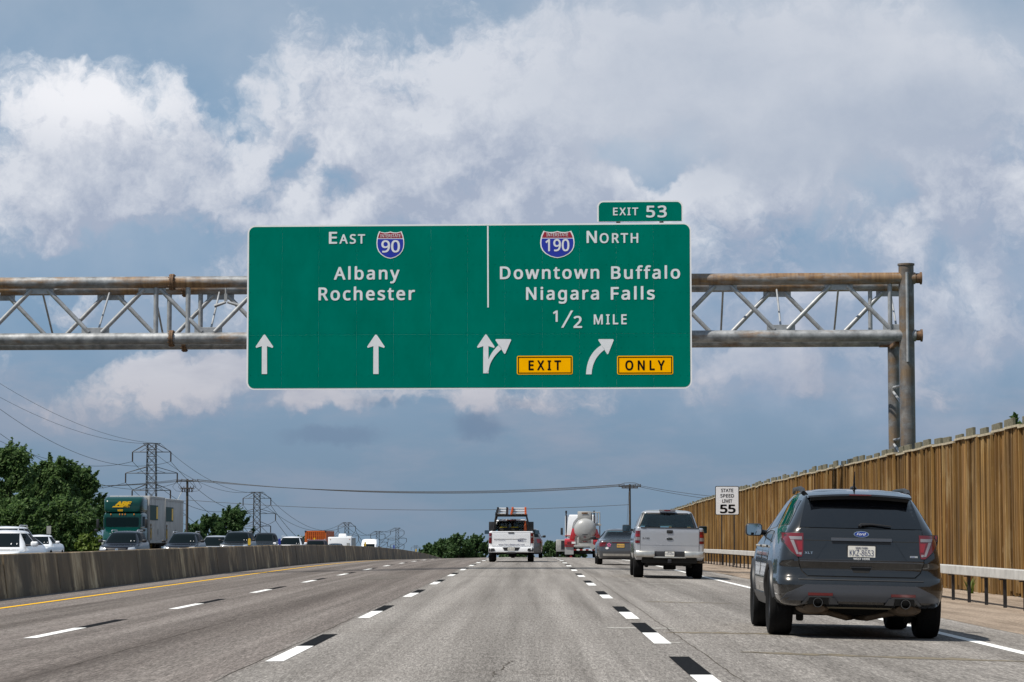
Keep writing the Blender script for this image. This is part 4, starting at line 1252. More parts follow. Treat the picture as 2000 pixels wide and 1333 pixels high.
        # side glass, trim, handles, mirror
        for (Lp, Rp, nm) in (([(.40, 1.275), (.60, 1.555)], [(1.25, 1.255), (1.30, 1.585)], 'quarter_window'), ([(1.36, 1.25), (1.41, 1.585)], [(2.33, 1.22), (2.36, 1.59)], 'door_window'), ([(2.45, 1.215), (2.46, 1.59)], [(3.42, 1.18), (2.78, 1.572)], 'door_window')):
            sh.side_panel(B(), Lp, Rp, s, .006, .02, 8, 6).build(nm, M['glass_dark'], t)
        sh.side_panel(B(), [(1.5, .33), (1.5, .47)], [(3.36, .33), (3.36, .47)], s, .014, .03, 8, 2).build('sill_trim', M['black'], t)
        for y in (1.9, 2.95):
            B().path([(s * (sh.side(y, 1.02) + .004), y - .11, 1.02), (s * (sh.side(y, 1.02) + .04), y - .07, 1.025), (s * (sh.side(y, 1.02) + .04), y + .07, 1.025), (s * (sh.side(y, 1.02) + .004), y + .11, 1.02)], .014, 8).build('door_handle', M['chrome_dusty'], t)
        for y in (1.36, 2.41):
            B().path([(s * (sh.side(y, z) + .001), y, z) for z in (.5, .7, .9, 1.1, 1.2)], .005, 6).build('door_seam', M['black_matt'], t)
        mm = B().box((s * 1.02, 3.05, 1.215), (.205, .13, .155)).build('mirror', M['black'], t, bevel=.04, seg=3)
        B().prism(rrect(s * 1.02 - .088, s * 1.02 + .088, 1.215 - .064, 1.215 + .064, .03), lambda a, q, d: Vector((a, d, q)), 2.982, 2.99).build('mirror_glass', M['mirror'], mm)
        B().path([(s * .82, 3.12, 1.17), (s * .95, 3.09, 1.19)], .035, 8).build('mirror_arm', M['black'], mm)
        B().path([(s * .60, .78, 1.64), (s * .605, .90, 1.675), (s * .605, 1.15, 1.70), (s * .60, 2.1, 1.705), (s * .585, 2.35, 1.67)], [.028, .034, .028, .024, .02], 8).build('roof_rail', M['black'], t)
        sh.front_panel(B(), [(s * .88, .82), (s * .86, .95)], [(s * .55, .84), (s * .55, .96)], .008, .02).build('headlight', M['headlamp'], t)
    fl = [(-.90, .42), (-.84, .50), (-.62, .603)]
    sh.rear_panel(B(), fl, mir(fl), .034, .05, 16, 6).build('bumper_fascia', M['fascia'], t)
    st_ = [(-.255, .44), (-.24, .445)]
    b_ = B(); sh.rear_panel(b_, [(-.20, .475), (-.205, .49)], [(.20, .475), (.205, .49)], .030, .02, 8, 1)
    for s in (-1, 1): sh.rear_panel(b_, [(s * .20, .475), (s * .262, .552)], [(s * .214, .475), (s * .276, .552)], .030, .02, 1, 3)
    b_.build('bumper_groove', M['paint_grey'], t)
    sh.rear_panel(B(), [(-.70, .657), (-.70, .667)], [(.70, .657), (.70, .667)], .006, .02, 12, 1).build('bumper_step', M['black'], t)
    ws = [(-.78, 1.18), (-.60, 1.6)]
    sh.front_panel(B(), ws, mir(ws), .006, .02, 10, 6).build('windshield', M['glass_dark'], t)
    B().box((0, .45, .365), (.86, .5, .06)).build('spare_well', M['beige_under'], t, bevel=.03)
    un = B().box((0, 2.5, .30), (1.5, 3.6, .12)).box((0, 1.0, .30), (1.5, .10, .10)).box((0, 1.0, .29), (.24, .35, .18)).box((-.62, .85, .22), (.08, .12, .10)).box((.62, .85, .22), (.08, .12, .10))
    un.build('underbody', M['under'], t, bevel=.02)
    B().path([(0, 1.05, 1.70), (0, .98, 1.725), (0, .90, 1.905)], [.045, .016, .004], 8).build('antenna', M['black'], t)
M['rust_pipe'] = pm('rust_pipe', (.12, .085, .055), .7, .2, var=.4, vscale=12)
M['beige_under'] = pm('beige_under', (.20, .18, .13), .8)
M['mirror'] = pm('mirror_glass', (.55, .60, .62), .02, 1.0)
grey_suv()

# ------------------------------------------------------------------ pickups
def pickup(label, X0, D0, pmat, W2=.985, roll=0.0, yaw=0.0, zr=1.385, H=1.89, lamp=(.95, 1.285), bump='chrome_dusty', tow=True, silver=True, group=None):
    t = thing('pickup_truck', label, 'truck', (X0, D0, gz(X0, D0 + 1)), (0, rad(roll), rad(yaw)), group)
    k = zr / 1.385
    lo = Shell([(.50 * k, W2 - .05, .12, 5.6), (.58 * k, W2 - .02, .05, 5.72), (.78 * k, W2 - .005, .02, 5.78), (1.0 * k, W2, .02, 5.72), (1.13 * k, W2 - .004, .02, 5.5), (1.20 * k, W2 - .01, .02, 4.7), (1.28 * k, W2 - .02, .02, 4.35), (1.36 * k, W2 - .035, .02, 4.22), (zr, W2 - .05, .03, 4.18)], rr=.07, rf=.3, cr=.015, taper_r=.02)
    bo = lo.mesh_b(36).build('body', M[pmat], t)
    cut = wheel_cut(B(), W2, (1.18, 4.75), .395)
    boolean(bo, cut)
    boolean(bo, B().box((0, .95, zr - .2), (1.58, 1.66, .62)))
    cab = Shell([(1.05, W2 - .06, 1.86, 4.5), (zr - .04, W2 - .065, 1.88, 4.22), (zr + .06, W2 - .10, 1.90, 4.02), (H - .12, .725, 2.05, 3.35), (H - .055, .675, 2.10, 3.22), (H - .02, .56, 2.22, 3.05), (H, .28, 2.4, 2.85)], rr=.10, rf=.2, cr=.02, cf=.08, taper_r=.02)
    co = cab.mesh_b(34).build('cab', M[pmat], t)
    zw0, zw1 = zr + .02, H - .105
    wl = [(-.80, zw0), (-.665, zw1)]
    boolean(co, B().loft([[Vector((x, y, z)) for x, z in ((-.76, zw0 - .02), (.76, zw0 - .02), (.63, zw1 - .02), (-.63, zw1 - .02))] for y in (1.5, 4.8)]))
    fr = [(-.825, zw0 - .03), (-.685, zw1 + .018)]
    f2 = B()
    for (La, Ra) in ((fr, [(-.76, zw0 - .03), (-.63, zw1 + .018)]), ([(.76, zw0 - .03), (.63, zw1 + .018)], mir(fr)), ([(-.66, zw1 - .02), (-.685, zw1 + .018)], [(.66, zw1 - .02), (.685, zw1 + .018)])):
        cab.rear_panel(f2, La, Ra, .016, .03, 10, 8)
    f2.build('window_seal', M['black'], t)
    cab.rear_panel(B(), wl, mir(wl), .012, .006, 14, 8).build('rear_window', M['glass_teal'], t)
    ww = [(-.78, zr + .05), (-.64, zw1)]
    cab.front_panel(B(), ww, mir(ww), .012, .006, 14, 8).build('windshield', M['glass_teal'], t)
    seats(t, (2.5, 3.3), zr + .19)
    for s in (-1, 1):
        cab.side_panel(B(), [(2.05, zr + .03), (2.18, zw1)], [(2.85, zr + .02), (2.85, zw1 + .01)], s, .006, .02).build('door_window', M['glass_dark'], t)
        cab.side_panel(B(), [(2.95, zr + .02), (2.95, zw1 + .01)], [(3.98, zr - .02), (3.42, zw1)], s, .006, .02).build('door_window', M['glass_dark'], t)
        for y in (1.18, 4.75):
            wheel(t, s * (W2 - .15), y, .395, .275, s)
        tl = lo.rear_panel(B(), [(s * (W2 - .02), lamp[0]), (s * (W2 - .03), lamp[1])], [(s * (W2 - .152), lamp[0]), (s * (W2 - .152), lamp[1])], .014, .03, 5, 6).build('tail_light', M['red_lens'], t)
        zm_ = lerp(lamp[0], lamp[1], .36 if silver else .62); hh = .045 if silver else .03
        lo.rear_panel(B(), [(s * (W2 - .022), zm_ - hh), (s * (W2 - .022), zm_ + hh)], [(s * (W2 - .150), zm_ - hh), (s * (W2 - .150), zm_ + hh)], .017, .02, 5, 1).build('reversing_lamp', M['clear_lens'], tl)
        if silver: lo.rear_panel(B(), [(s * (W2 - .022), zm_ + .06), (s * (W2 - .022), zm_ + .13)], [(s * (W2 - .150), zm_ + .06), (s * (W2 - .150), zm_ + .13)], .017, .02, 5, 1).build('lamp_core', M['red_bright'], tl)
        mw = .24 if tow else .20
        mc = (s * (W2 + .13), 3.75, zr - .03)
        mo = B().box(mc, (mw, .12, .21 if tow else .17)).build('mirror', M['black'], t, bevel=.03)
        B().prism(rrect(mc[0] - mw / 2 + .015, mc[0] + mw / 2 - .015, mc[2] - .085, mc[2] + .085, .02), lambda a, q, d: Vector((a, d, q)), 3.682, 3.69).build('mirror_glass', M['mirror_dark'], mo)
        B().path([(s * .88, 3.8, zr - .08), (s * (W2 + .06), 3.77, zr - .06)], .035, 8).build('mirror_arm', M['black'], mo)
        lo.front_panel(B(), [(s * .90, .85), (s * .88, 1.03)], [(s * .6, .85), (s * .6, 1.03)], .008, .02).build('headlight', M['headlamp'], t)
    zt0 = .735 * k
    gp_ = [(-(W2 - .160), zt0 - .01), (-(W2 - .160), zr + .0)]
    lo.rear_panel(B(), gp_, mir(gp_), .002, .02, 8, 6).build('tailgate_gap', M['black_matt'], t)
    tg_ = [(-(W2 - .168), zt0), (-(W2 - .168), zr - .004)]
    tg = lo.rear_panel(B(), tg_, mir(tg_), .016, .04, 10, 8).build('tailgate', M[pmat], t)
    lo.rear_panel(B(), [(-(W2 - .17), zr - .03), (-(W2 - .17), zr + .004)], [(W2 - .17, zr - .03), (W2 - .17, zr + .004)], .020, .06, 8, 1).build('tailgate_cap', M['black' if silver else pmat], tg)
    un = B().box((0, 2.9, .46), (1.2, 5.0, .20)).box((0, 1.18, .40), (1.45, .13, .13)).box((.05, 1.18, .38), (.34, .34, .30)).box((-.6, .9, .36), (.10, .4, .14)).box((.6, .9, .36), (.10, .4, .14)).box((0, .25, .50), (1.5, .4, .16))
    un.build('underbody', M['under'], t, bevel=.03)
    return t, lo, cab, tg
M['mirror_dark'] = pm('mirror_dark', (.16, .20, .21), .03, 1.0)
M['silver'] = paint('silver', (.46, .47, .50), .55, .34)

# silver pickup, right lane
X0, D0 = 3.71, 70.1
t, lo, cab, tg = pickup('silver pickup truck with black tow mirrors ahead of the dark grey SUV', X0, D0, 'silver', .96, 1.0, -.8)
lo.rear_panel(B(), [(-.79, .905), (-.79, .925)], [(.79, .905), (.79, .925)], .021, .02, 8, 1).build('tailgate_crease', M['silver'], tg)
fn = lo.rear_fn(.024)
hd = B().prism(rrect(-.085, .085, 1.225, 1.315, .02), lambda a, q, d: fn(a, q) + Vector((0, d, 0)), -.006, .01).build('tailgate_handle', M['black'], tg)
B().box((0, lo.rear(0, 1.26) - .032, 1.262), (.09, .02, .03)).build('handle_grip', M['black_matt'], hd, bevel=.008)
em = oval(B(), (0, 1.075), .095, .042, lo.rear_fn(.026)).build('emblem', M['chrome'], tg)
oval(B(), (0, 1.075), .083, .033, lo.rear_fn(.030)).build('emblem_field', M['ink_black'], em)
q = B(); text(q, 'Ford', -.055, .055, 1.061, .03, lo.rear_fn(.033), .0, 1, .35); q.build('emblem_lettering', M['chrome'], em)
q = B(); text(q, 'F-150', -.73, -.55, 1.065, .04, lo.rear_fn(.024), .02); q.build('badge', M['steel_dark'], tg)
q = B(); text(q, 'Triton', -.76, -.63, 1.34, .022, lo.rear_fn(.024), .01, 1, .2); q.build('badge', M['steel_dark'], tg)
bp_ = B()
for s in (-1, 1):
    bp_.loft([[Vector((s * x, y, z)) for y, z in ((-.10 + c, .575), (-.125 + c, .60), (-.125 + c, .70), (-.10 + c, .745), (.15, .745), (.15, .575))] for x, c in ((.41, 0), (.6, 0), (.8, .012), (.90, .04), (.955, .12))])
bp_.box((0, -.03, .575), (.88, .16, .035))
bp = bp_.build('bumper', M['chrome_dusty'], t, bevel=.008)
B().box((0, .02, .655), (.84, .14, .17)).build('bumper_step', M['black'], bp, bevel=.02)
plate_part(t, lambda x, z: Vector((x, -.075, z)), -.125, .125, .605, .735, 'CKE-6284', top='NEW YORK', bot=None, ink='ink_blue')
cl = B().box((0, 2.03, 1.865), (.46, .12, .055)).build('cargo_lamp', M['clear_lens'], t, bevel=.015)
B().box((0, 1.965, 1.865), (.17, .02, .046)).build('brake_light', M['red_lens'], cl, bevel=.004)
B().box((0, -.06, .475), (.10, .22, .10)).build('hitch', M['steel_dark'], t, bevel=.01)
B().path([(.55, .35, .47), (.95, .12, .455)], .035, 10).build('exhaust', M['rust_pipe'], t)

# white work pickup with a ladder rack, centre lane
X0, D0 = -.93, 112.3
t, lo, cab, tg = pickup('white work pickup truck with loaded ladder rack, driving alone in the centre lane', X0, D0, 'white_paint', 1.0, 0, 0, 1.34, 1.90, (.82, 1.27), 'white_paint', False, False)
lo.rear_panel(B(), [(-.79, .905), (-.78, 1.20)], [(.79, .905), (.78, 1.20)], .010, .02, 8, 4).build('tailgate_recess', M['white_paint'], tg)
lo.rear_panel(B(), [(-.76, .99), (-.76, 1.015)], [(.66, .99), (.66, 1.015)], .022, .02, 8, 1).build('tailgate_crease', M['grey_trim'] if 'grey_trim' in M else M['chrome_dusty'], tg)
fn = lo.rear_fn(.024)
B().prism(rrect(-.13, .13, 1.245, 1.30, .015), lambda a, q, d: fn(a, q) + Vector((0, d, 0)), -.004, .01).build('tailgate_handle', M['black'], tg)
q = B(); text(q, 'PARCO', .29, .52, .90, .07, fn, .03); text(q, 'INC', .54, .66, .90, .05, fn, .0); text(q, 'www.ParcoRestorals.com', -.55, .58, .735, .055, fn, .01); text(q, '716-778-6534', -.75, -.25, .925, .04, fn, .0)
for a in range(1):
    q.add([fn(x, z) for x, z in ((.28, .985), (.45, 1.03), (.66, .995), (.66, 1.005), (.45, 1.043), (.28, .997))], [(0, 1, 4, 5), (1, 2, 3, 4)])
q.build('tailgate_lettering', M['ink_blue'], tg)
bp = B().loft([[Vector((x, y + c, z)) for y, z in ((-.10, .42), (-.13, .45), (-.13, .60), (-.10, .655), (.15, .655), (.15, .42))] for x, c in ((-.98, .12), (-.9, .03), (-.6, 0), (.6, 0), (.9, .03), (.98, .12))]).build('bumper', M['white_paint'], t)
for s in (-1, 1):
    B().prism([(s * .97, .46), (s * .97, .60), (s * .74, .60), (s * .70, .52), (s * .78, .46)], lambda a, q, d: Vector((a, d + (.06 if abs(a) > .95 else 0), q)), -.137, -.10).build('corner_step', M['black'], bp)
    B().prism([(s * .15, .50), (s * .15, .645), (s * .38, .645), (s * .30, .50)], lambda a, q, d: Vector((a, d, q)), -.136, -.10).build('bumper_step', M['black'], bp)
plate_part(t, lambda x, z: Vector((x, -.137, z)), -.15, .15, .50, .645, 'JN 426', ink='steel_dark')
B().box((0, 2.0, 1.83), (.42, .06, .06)).build('brake_light', M['red_lens'], t, bevel=.01)
B().box((0, -.02, .40), (.4, .2, .06)).build('hitch', M['steel_dark'], t, bevel=.01)
for s in (-1, 1):
    B().box((s * .83, 1.0, 1.56), (.30, 1.4, .40)).build('tool_box', M['black'], t, bevel=.02)
rk = thing('ladder_rack', 'black ladder rack standing in the bed of the white work pickup', 'rack', (X0, D0, gz(X0, D0 + 1)))
for y in (.25, 1.75, 3.6):
    f = B()
    for s in (-1, 1): f.tube((s * .80, y, 1.34 if y < 2 else 1.5), (s * .66, y, 2.04), .035, n=8)
    f.tube((-.70, y, 2.04), (.70, y, 2.04), .04, n=8); f.build('hoop', M['black'], rk)
for s in (-1, 1): B().tube((s * .68, .1, 2.06), (s * .68, 3.7, 2.06), .03, n=8).build('side_rail', M['black'], rk)
def ladder(label, x, y0, y1, z, wd, mats, fl=False):
    l = thing('ladder', label, 'ladder', (X0 + x, D0, gz(X0, D0 + 1) + z), group='ladders on the pickup rack')
    for s in (-1, 1):
        B().box((s * wd / 2, (y0 + y1) / 2, 0), (.07, y1 - y0, .10)).build('stile', M[mats[0]], l, bevel=.004)
        B().box((s * wd / 2, y0 - .02, 0), (.085, .14, .11)).build('foot', M[mats[1]], l, bevel=.01)
    rg_ = B()
    for k in range(int((y1 - y0) / .3)): rg_.tube((-wd / 2, y0 + .1 + .3 * k, 0), (wd / 2, y0 + .1 + .3 * k, 0), .034, n=6)
    rg_.build('rungs', M['alu'], l)
M['alu'] = pm('aluminium', (.55, .56, .58), .4, .6)
M['orange_fg'] = pm('orange_fibreglass', (.55, .10, .02), .5)
M['fg_red'] = pm('red_fibreglass', (.30, .035, .02), .5)
for k, (nm, z) in enumerate((('bottom', 2.12), ('middle', 2.23), ('top', 2.34))):
    ladder('pale aluminium ladder, %s one of the left pile on the pickup rack' % nm, -.42 + .02 * k, -.1 + .06 * k, 3.7 - .1 * k, z, .46 - .03 * k, ('alu', 'black'))
    ladder('orange-footed ladder, %s one of the right pile on the pickup rack' % nm, .32 + .01 * k, -.05 + .05 * k, 3.7 - .1 * k, z, .62 - .03 * k, (('fg_red', 'alu', 'fg_red')[k], 'orange_fg'))
for (x, z) in ((-.42, 2.20), (.32, 2.20)): pass
o = B().lathe([(.0, .0), (.09, .0), (.085, .05), (.03, .5), (0, .52)], (X0 + .62, D0 + .35, gz(X0, D0) + 1.28), 'Z', 14).build('traffic_cone', M['orange_fg']); tag(o, 'orange traffic cone standing in the bed of the white work pickup', 'traffic cone')
M['rope_yellow'] = pm('yellow_strap', (.62, .50, .03), .6)
o = B().box((X0 - .12, D0 + .9, gz(X0, D0) + 1.36), (.95, .7, .30)).build('cargo_pile', M['black_matt'], bevel=.05); tag(o, 'dark covered load with yellow straps in the bed of the white work pickup', 'cargo')
B().box((-0, 0, 0), (.3, .72, .02)).build('strap', M['rope_yellow'], o).location = (X0 - .34, D0 + .9, gz(X0, D0) + 1.52)
B().box((-0, 0, 0), (.34, .72, .02)).build('strap', M['rope_yellow'], o).location = (X0 + .14, D0 + .9, gz(X0, D0) + 1.52)

# ------------------------------------------------------------------ general passenger cars
STY = {
 'suv': dict(L=4.65, W=.92, H=1.71, hood=1.06, belt=1.18, cowl=1.12, wtop=1.85, tail=.10, rtop=.42, roofw=.61),
 'bigsuv': dict(L=5.25, W=1.0, H=1.95, hood=1.20, belt=1.33, cowl=1.40, wtop=2.1, tail=.06, rtop=.25, roofw=.70),
 'van': dict(L=5.1, W=.98, H=1.76, hood=1.0, belt=1.10, cowl=.95, wtop=2.0, tail=.06, rtop=.3, roofw=.66),
 'sedan': dict(L=4.85, W=.92, H=1.45, hood=.88, belt=.98, cowl=1.35, wtop=2.15, tail=.04, rtop=1.45, roofw=.54, deck=.98),
 'hatch': dict(L=4.5, W=.90, H=1.49, hood=.94, belt=1.04, cowl=1.10, wtop=1.95, tail=.06, rtop=.85, roofw=.54),
}
def car(kind, label, X0, D0, pmat, oncoming=True, group=None, zg=None, seethrough=False, rails=False, wheels_dark=False, glass='glass_car', name=None, yaw=0.0, sticker=True, roll=0.0):
    q = STY[kind]; L, W2, H = q['L'], q['W'], q['H']
    rz = math.pi if oncoming else 0
    zgr = gz(X0, D0) if zg is None else zg
    t = thing(name or ('sedan' if kind == 'sedan' else 'hatchback' if kind == 'hatch' else 'minivan' if kind == 'van' else 'suv'), label, 'car', (X0, D0, zgr), (0, rad(roll), rz + rad(yaw)), group)
    b_, c_ = q['belt'], q['hood']
    keys = [(.26, W2 - .05, .12, L - .12), (.36, W2 - .015, .02, L - .02), (.55, W2, .0, L), (c_ - .22, W2 + .005, .01, L - .02), (c_ - .10, W2, .02, L - .10), (c_ - .03, W2 - .01, .03, L - .35)]
    if 'deck' in q:
        keys += [(c_ + .03, W2 - .03, .04, L - q['cowl'] + .15), (q['deck'] - .005, W2 - .055, .09, L - q['cowl'] - .05), (q['deck'] + .03, W2 - .075, .62, L - q['cowl'] - .15)]
        zz0 = q['deck'] + .03
    else:
        keys += [(c_ + .03, W2 - .025, .04, L - q['cowl'] + .15), (b_, W2 - .06, q['tail'], L - q['cowl'] - .05)]
        zz0 = b_
    keys += [(H - .12, q['roofw'] + .05, q['rtop'], L - q['wtop']), (H - .055, q['roofw'], q['rtop'] + .08, L - q['wtop'] - .18), (H - .02, q['roofw'] - .12, q['rtop'] + .20, L - q['wtop'] - .36), (H, .15, q['rtop'] + .42, L - q['wtop'] - .62)]
    sh = Shell(keys, rr=.15, rf=.26, cr=.05, cf=.14, taper_r=.05, taper_f=.07)
    bo = sh.mesh_b(40).build('body', M[pmat], t)
    R = .33 if kind in ('sedan', 'hatch') else .36 if kind != 'bigsuv' else .40
    ya, yb = (1.0, L - .95) if kind != 'bigsuv' else (1.2, L - 1.0)
    boolean(bo, wheel_cut(B(), W2, (ya, yb), R, .30))
    z0, z1 = max(zz0, b_) + .03, H - .10
    wr0, wr1 = sh._wr(z0) - .10, sh._wr(z1) - .05
    wf0, wf1 = sh._wf(z0) - .07, sh._wf(z1) - .03
    gl = M['glass_teal'] if seethrough else M[glass]
    rl = [(-wr0, z0), (-wr1, z1)]; fl = [(-wf0, z0 - .05), (-wf1, z1 + .005)]
    if seethrough:
        boolean(bo, B().loft([[Vector((x, y, z)) for x, z in ((-wr0 + .04, z0 + .02), (wr0 - .04, z0 + .02), (wr1 - .03, z1 - .02), (-wr1 + .03, z1 - .02))] for y in (-.3, L)]))
        seats(t, (q['rtop'] + .35, L - q['wtop'] - .55), z0 + .10)
    sh.rear_panel(B(), rl, mir(rl), .012, .010, 16, 10).build('rear_window', gl, t)
    wso = sh.front_panel(B(), fl, mir(fl), .013, .010, 16, 10).build('windshield', gl, t)
    if oncoming and sticker:
        f = sh.front_fn(.018)
        B().add([f(x, z) for x, z in ((wf0 * .62, z0 + .02), (wf0 * .86, z0 + .02), (wf0 * .85, z0 + .055), (wf0 * .61, z0 + .055))], [(0, 1, 2, 3)]).build('sticker', M['white_ink'], wso)
    yA, yB = sh.yr(z0) + .42, sh.yf(z0) - .40
    yAt, yBt = sh.yr(z1) + .30, sh.yf(z1) - .32
    ym = lerp(yA, yB, .50)
    for s in (-1, 1):
        sh.side_panel(B(), [(yA, z0), (yAt, z1)], [(ym - .05, z0), (ym - .05, z1)], s, .005, .02).build('door_window', M[glass], t)
        sh.side_panel(B(), [(ym + .05, z0), (ym + .05, z1)], [(yB, z0 - .03), (yBt, z1)], s, .005, .02).build('door_window', M[glass], t)
        for y in (ya, yb): wheel(t, s * (W2 - .115), y, R, .225, s, wheels_dark)
        hl = [(s * (sh._wf(c_ - .12) - .01), c_ - .24), (s * (sh._wf(c_ - .12) - .01), c_ - .075)]
        sh.front_panel(B(), hl, [(s * (W2 - .42), c_ - .23), (s * (W2 - .40), c_ - .12)], .008, .03, 6, 3).build('headlight', M['headlamp'], t)
        zt1 = (q.get('deck', b_) - .07); zt0 = zt1 - (.2 if 'deck' in q else .28)
        sh.rear_panel(B(), [(s * (sh._wr(zt1) - .0), zt0 + .02), (s * (sh._wr(zt1) - .0), zt1 - .02)], [(s * (W2 - .30), zt0 + .03), (s * (W2 - .36), zt1)], .010, .03, 6, 4).build('tail_light', M['red_lens'], t)
        mc = (s * (W2 + .10), sh.yf(z0) - .48, z0 + .03)
        mo = B().box(mc, (.20, .13, .14)).build('mirror', M[pmat if pmat in ('white_paint', 'silver_car') else 'black'], t, bevel=.045, seg=3)
        B().path([(s * (sh.side(mc[1], z0) - .02), mc[1] + .02, z0), (mc[0], mc[1], mc[2] - .03)], .028, 8).build('mirror_arm', M['black'], mo)
        if rails: B().path([(s * (q['roofw'] - .02), q['rtop'] + .25, H - .05), (s * (q['roofw'] - .01), q['rtop'] + .4, H + .025), (s * (q['roofw'] - .01), L - q['wtop'] - .55, H + .03), (s * (q['roofw'] - .02), L - q['wtop'] - .38, H - .04)], .022, 8).build('roof_rail', M['alu'], t)
    sh.front_panel(B(), [(-.38, c_ - .36), (-.42, c_ - .14)], [(.38, c_ - .36), (.42, c_ - .14)], .010, .03, 8, 3).build('grille', M['black'], t)
    f = sh.front_fn(.016)
    oval(B(), (0, c_ - .21), .07, .06, f, depth=-.01).build('emblem', M['chrome'], t)
    sh.front_panel(B(), [(-.7, .36), (-.66, .46)], [(.7, .36), (.66, .46)], .006, .02, 8, 2).build('air_intake', M['black'], t)
    B().box((0, L / 2, .27), (W2 * 1.5, L * .8, .10)).build('underbody', M['under'], t)
    return t, sh
M['silver_car'] = paint('silver_car', (.42, .43, .46), .5, .32)
M['black_car'] = paint('black_car', (.005, .006, .007), 0, .25, .24, .1)
M['navy_car'] = paint('navy_car', (.006, .007, .012), 0, .25, .26, .1)
M['maroon_car'] = paint('maroon_car', (.035, .006, .006), 0, .28, .2, .2)
M['grey_car'] = paint('grey_car', (.085, .09, .10), .55, .30)

# grey sedan between the tanker and the silver pickup
t, sh = car('sedan', 'grey sedan with a pink flower sticker on its boot, half hidden behind the silver pickup', 3.49, 102.4, 'grey_car', False, seethrough=True, roll=.6)
fn = sh.rear_fn(.014)
plate_part(t, lambda x, z: Vector((x, sh.rear(0, .8) - .02, z)), -.15, .15, .70, .845, 'FBN-4720', 'plate_orange', 'ink_blue')
sh.rear_panel(B(), [(-.34, .885), (-.34, .905)], [(.34, .885), (.34, .905)], .014, .02, 6, 1).build('brake_light', M['red_lens'], t)
b_ = B()
M['pink'] = pm('pink_sticker', (.60, .12, .26), .5)
for k in range(5): a = 2 * math.pi * k / 5 + .3; b_.add([fn(-.46 + .055 * math.cos(a) + .03 * math.cos(j), .80 + .055 * math.sin(a) + .03 * math.sin(j)) for j in (0, 1.05, 2.1, 3.14, 4.2, 5.25)], [tuple(range(6))])
b_.build('flower_sticker', M['pink'], t)
oval(B(), (-.54, .67), .065, .045, sh.rear_fn(.02)).build('oval_sticker', M['white_ink'], t)
sh.rear_panel(B(), [(-.84, .36), (-.86, .45)], [(.84, .36), (.86, .45)], .012, .03, 10, 2).build('bumper_trim', M['chrome_dusty'], t)
B().path([(.6, .0, 1.40), (.6, -.02, 1.40)], .01).build('antenna', M['black'], t)
# crossover just beyond the white work pickup
t, sh = car('suv', 'grey crossover showing only its right side past the white work pickup', -.34, 148.5, 'grey_car', False)
# ------------------------------------------------------------------ bobtail tanker truck in the right lane
M['tank'] = pm('tank_white', (.34, .345, .345), .35, 0, .3, var=.12, vscale=2)
M['truck_red'] = paint('truck_red', (.42, .012, .02), 0, .3)
M['galv_dark'] = pm('galv_panel', (.36, .36, .35), .6, .2, var=.25, vscale=3)
D0 = 176.0
X0 = (1138 - 1040) * D0 / F
T = thing('tank_truck', 'white and red tanker truck with a round grey tank, topping the rise ahead', 'truck', (X0, D0, gz(X0, D0)))
tx = lambda px: (px - 1040) * D0 / F - X0
tz = lambda py: at(1138, py, D0).z - gz(X0, D0)
R0 = .76; cz = tz(1034.5); cxx = tx(1142.6)
prof = [(.0, -.28), (.25, -.265), (.45, -.22), (.62, -.12), (.72, .0), (R0, .16), (R0, 4.2), (.6, 4.45), (0, 4.5)]
tk = B().lathe(prof, (cxx, .35, cz), 'Y', 40).build('tank', M['tank'], T)
B().lathe([(R0 + .004, .2), (R0 + .012, .2), (R0 + .012, .26), (R0 + .004, .26), (R0 + .004, .2)], (cxx, .35, cz), 'Y', 40).build('tank_band', M['galv_dark'], tk)
B().box((cxx - .02, .13, cz - .36), (.36, .10, .05)).build('tank_fitting', M['steel_dark'], tk, bevel=.01)
B().box((cxx - .02, .13, cz - .52), (.16, .06, .05)).build('marker_light', M['red_lens'], tk)
B().box((tx(1141.5), 1.0, tz(1007)), (tx(1155) - tx(1128.5), .9, tz(1000) - tz(1016)), taper=(.98, .9)).build('meter_box', M['galv_dark'], T, bevel=.03)
B().box((tx(1142), .545, tz(1002.5)), (.42, .02, .10)).build('rust_patch', M['flange'], T, bevel=.01)
cabx0, cabx1 = tx(1105), tx(1168)
zc0, zc1 = tz(1050), tz(1004.5)
cb_ = B().box(((cabx0 + cabx1) / 2, 5.9, (zc0 + zc1) / 2), (cabx1 - cabx0, 1.5, zc1 - zc0), taper=(.98, .9)).build('cab', M['white_paint'], T, bevel=.12, seg=4)
B().box(((cabx0 + cabx1) / 2, 7.6, zc0 - .1), (1.9, 2.0, 1.3), taper=(.9, .9)).build('bonnet', M['white_paint'], T, bevel=.12, seg=3)
B().box(((cabx0 + cabx1) / 2, 5.12, zc0 + .12), (cabx1 - cabx0 + .02, .06, .05)).build('cab_stripe', M['truck_red'], cb_)
for px in (1107.5, 1163.5):
    B().tube((tx(px), 5.2, zc0), (tx(px), 5.2, tz(999)), .05, n=10).tube((tx(px), 5.2, tz(1001.5)), (tx(px), 5.2, tz(996.5)), .065, n=10).build('exhaust_stack', M['steel_dark'], T)
sm = B().box((tx(1099), 6.3, tz(1038)), (.17, .12, .50)).build('mirror', M['black'], T, bevel=.03)
B().path([(tx(1099), 6.3, tz(1046)), (tx(1106), 6.2, tz(1047))], .02).build('mirror_arm', M['chrome'], sm)
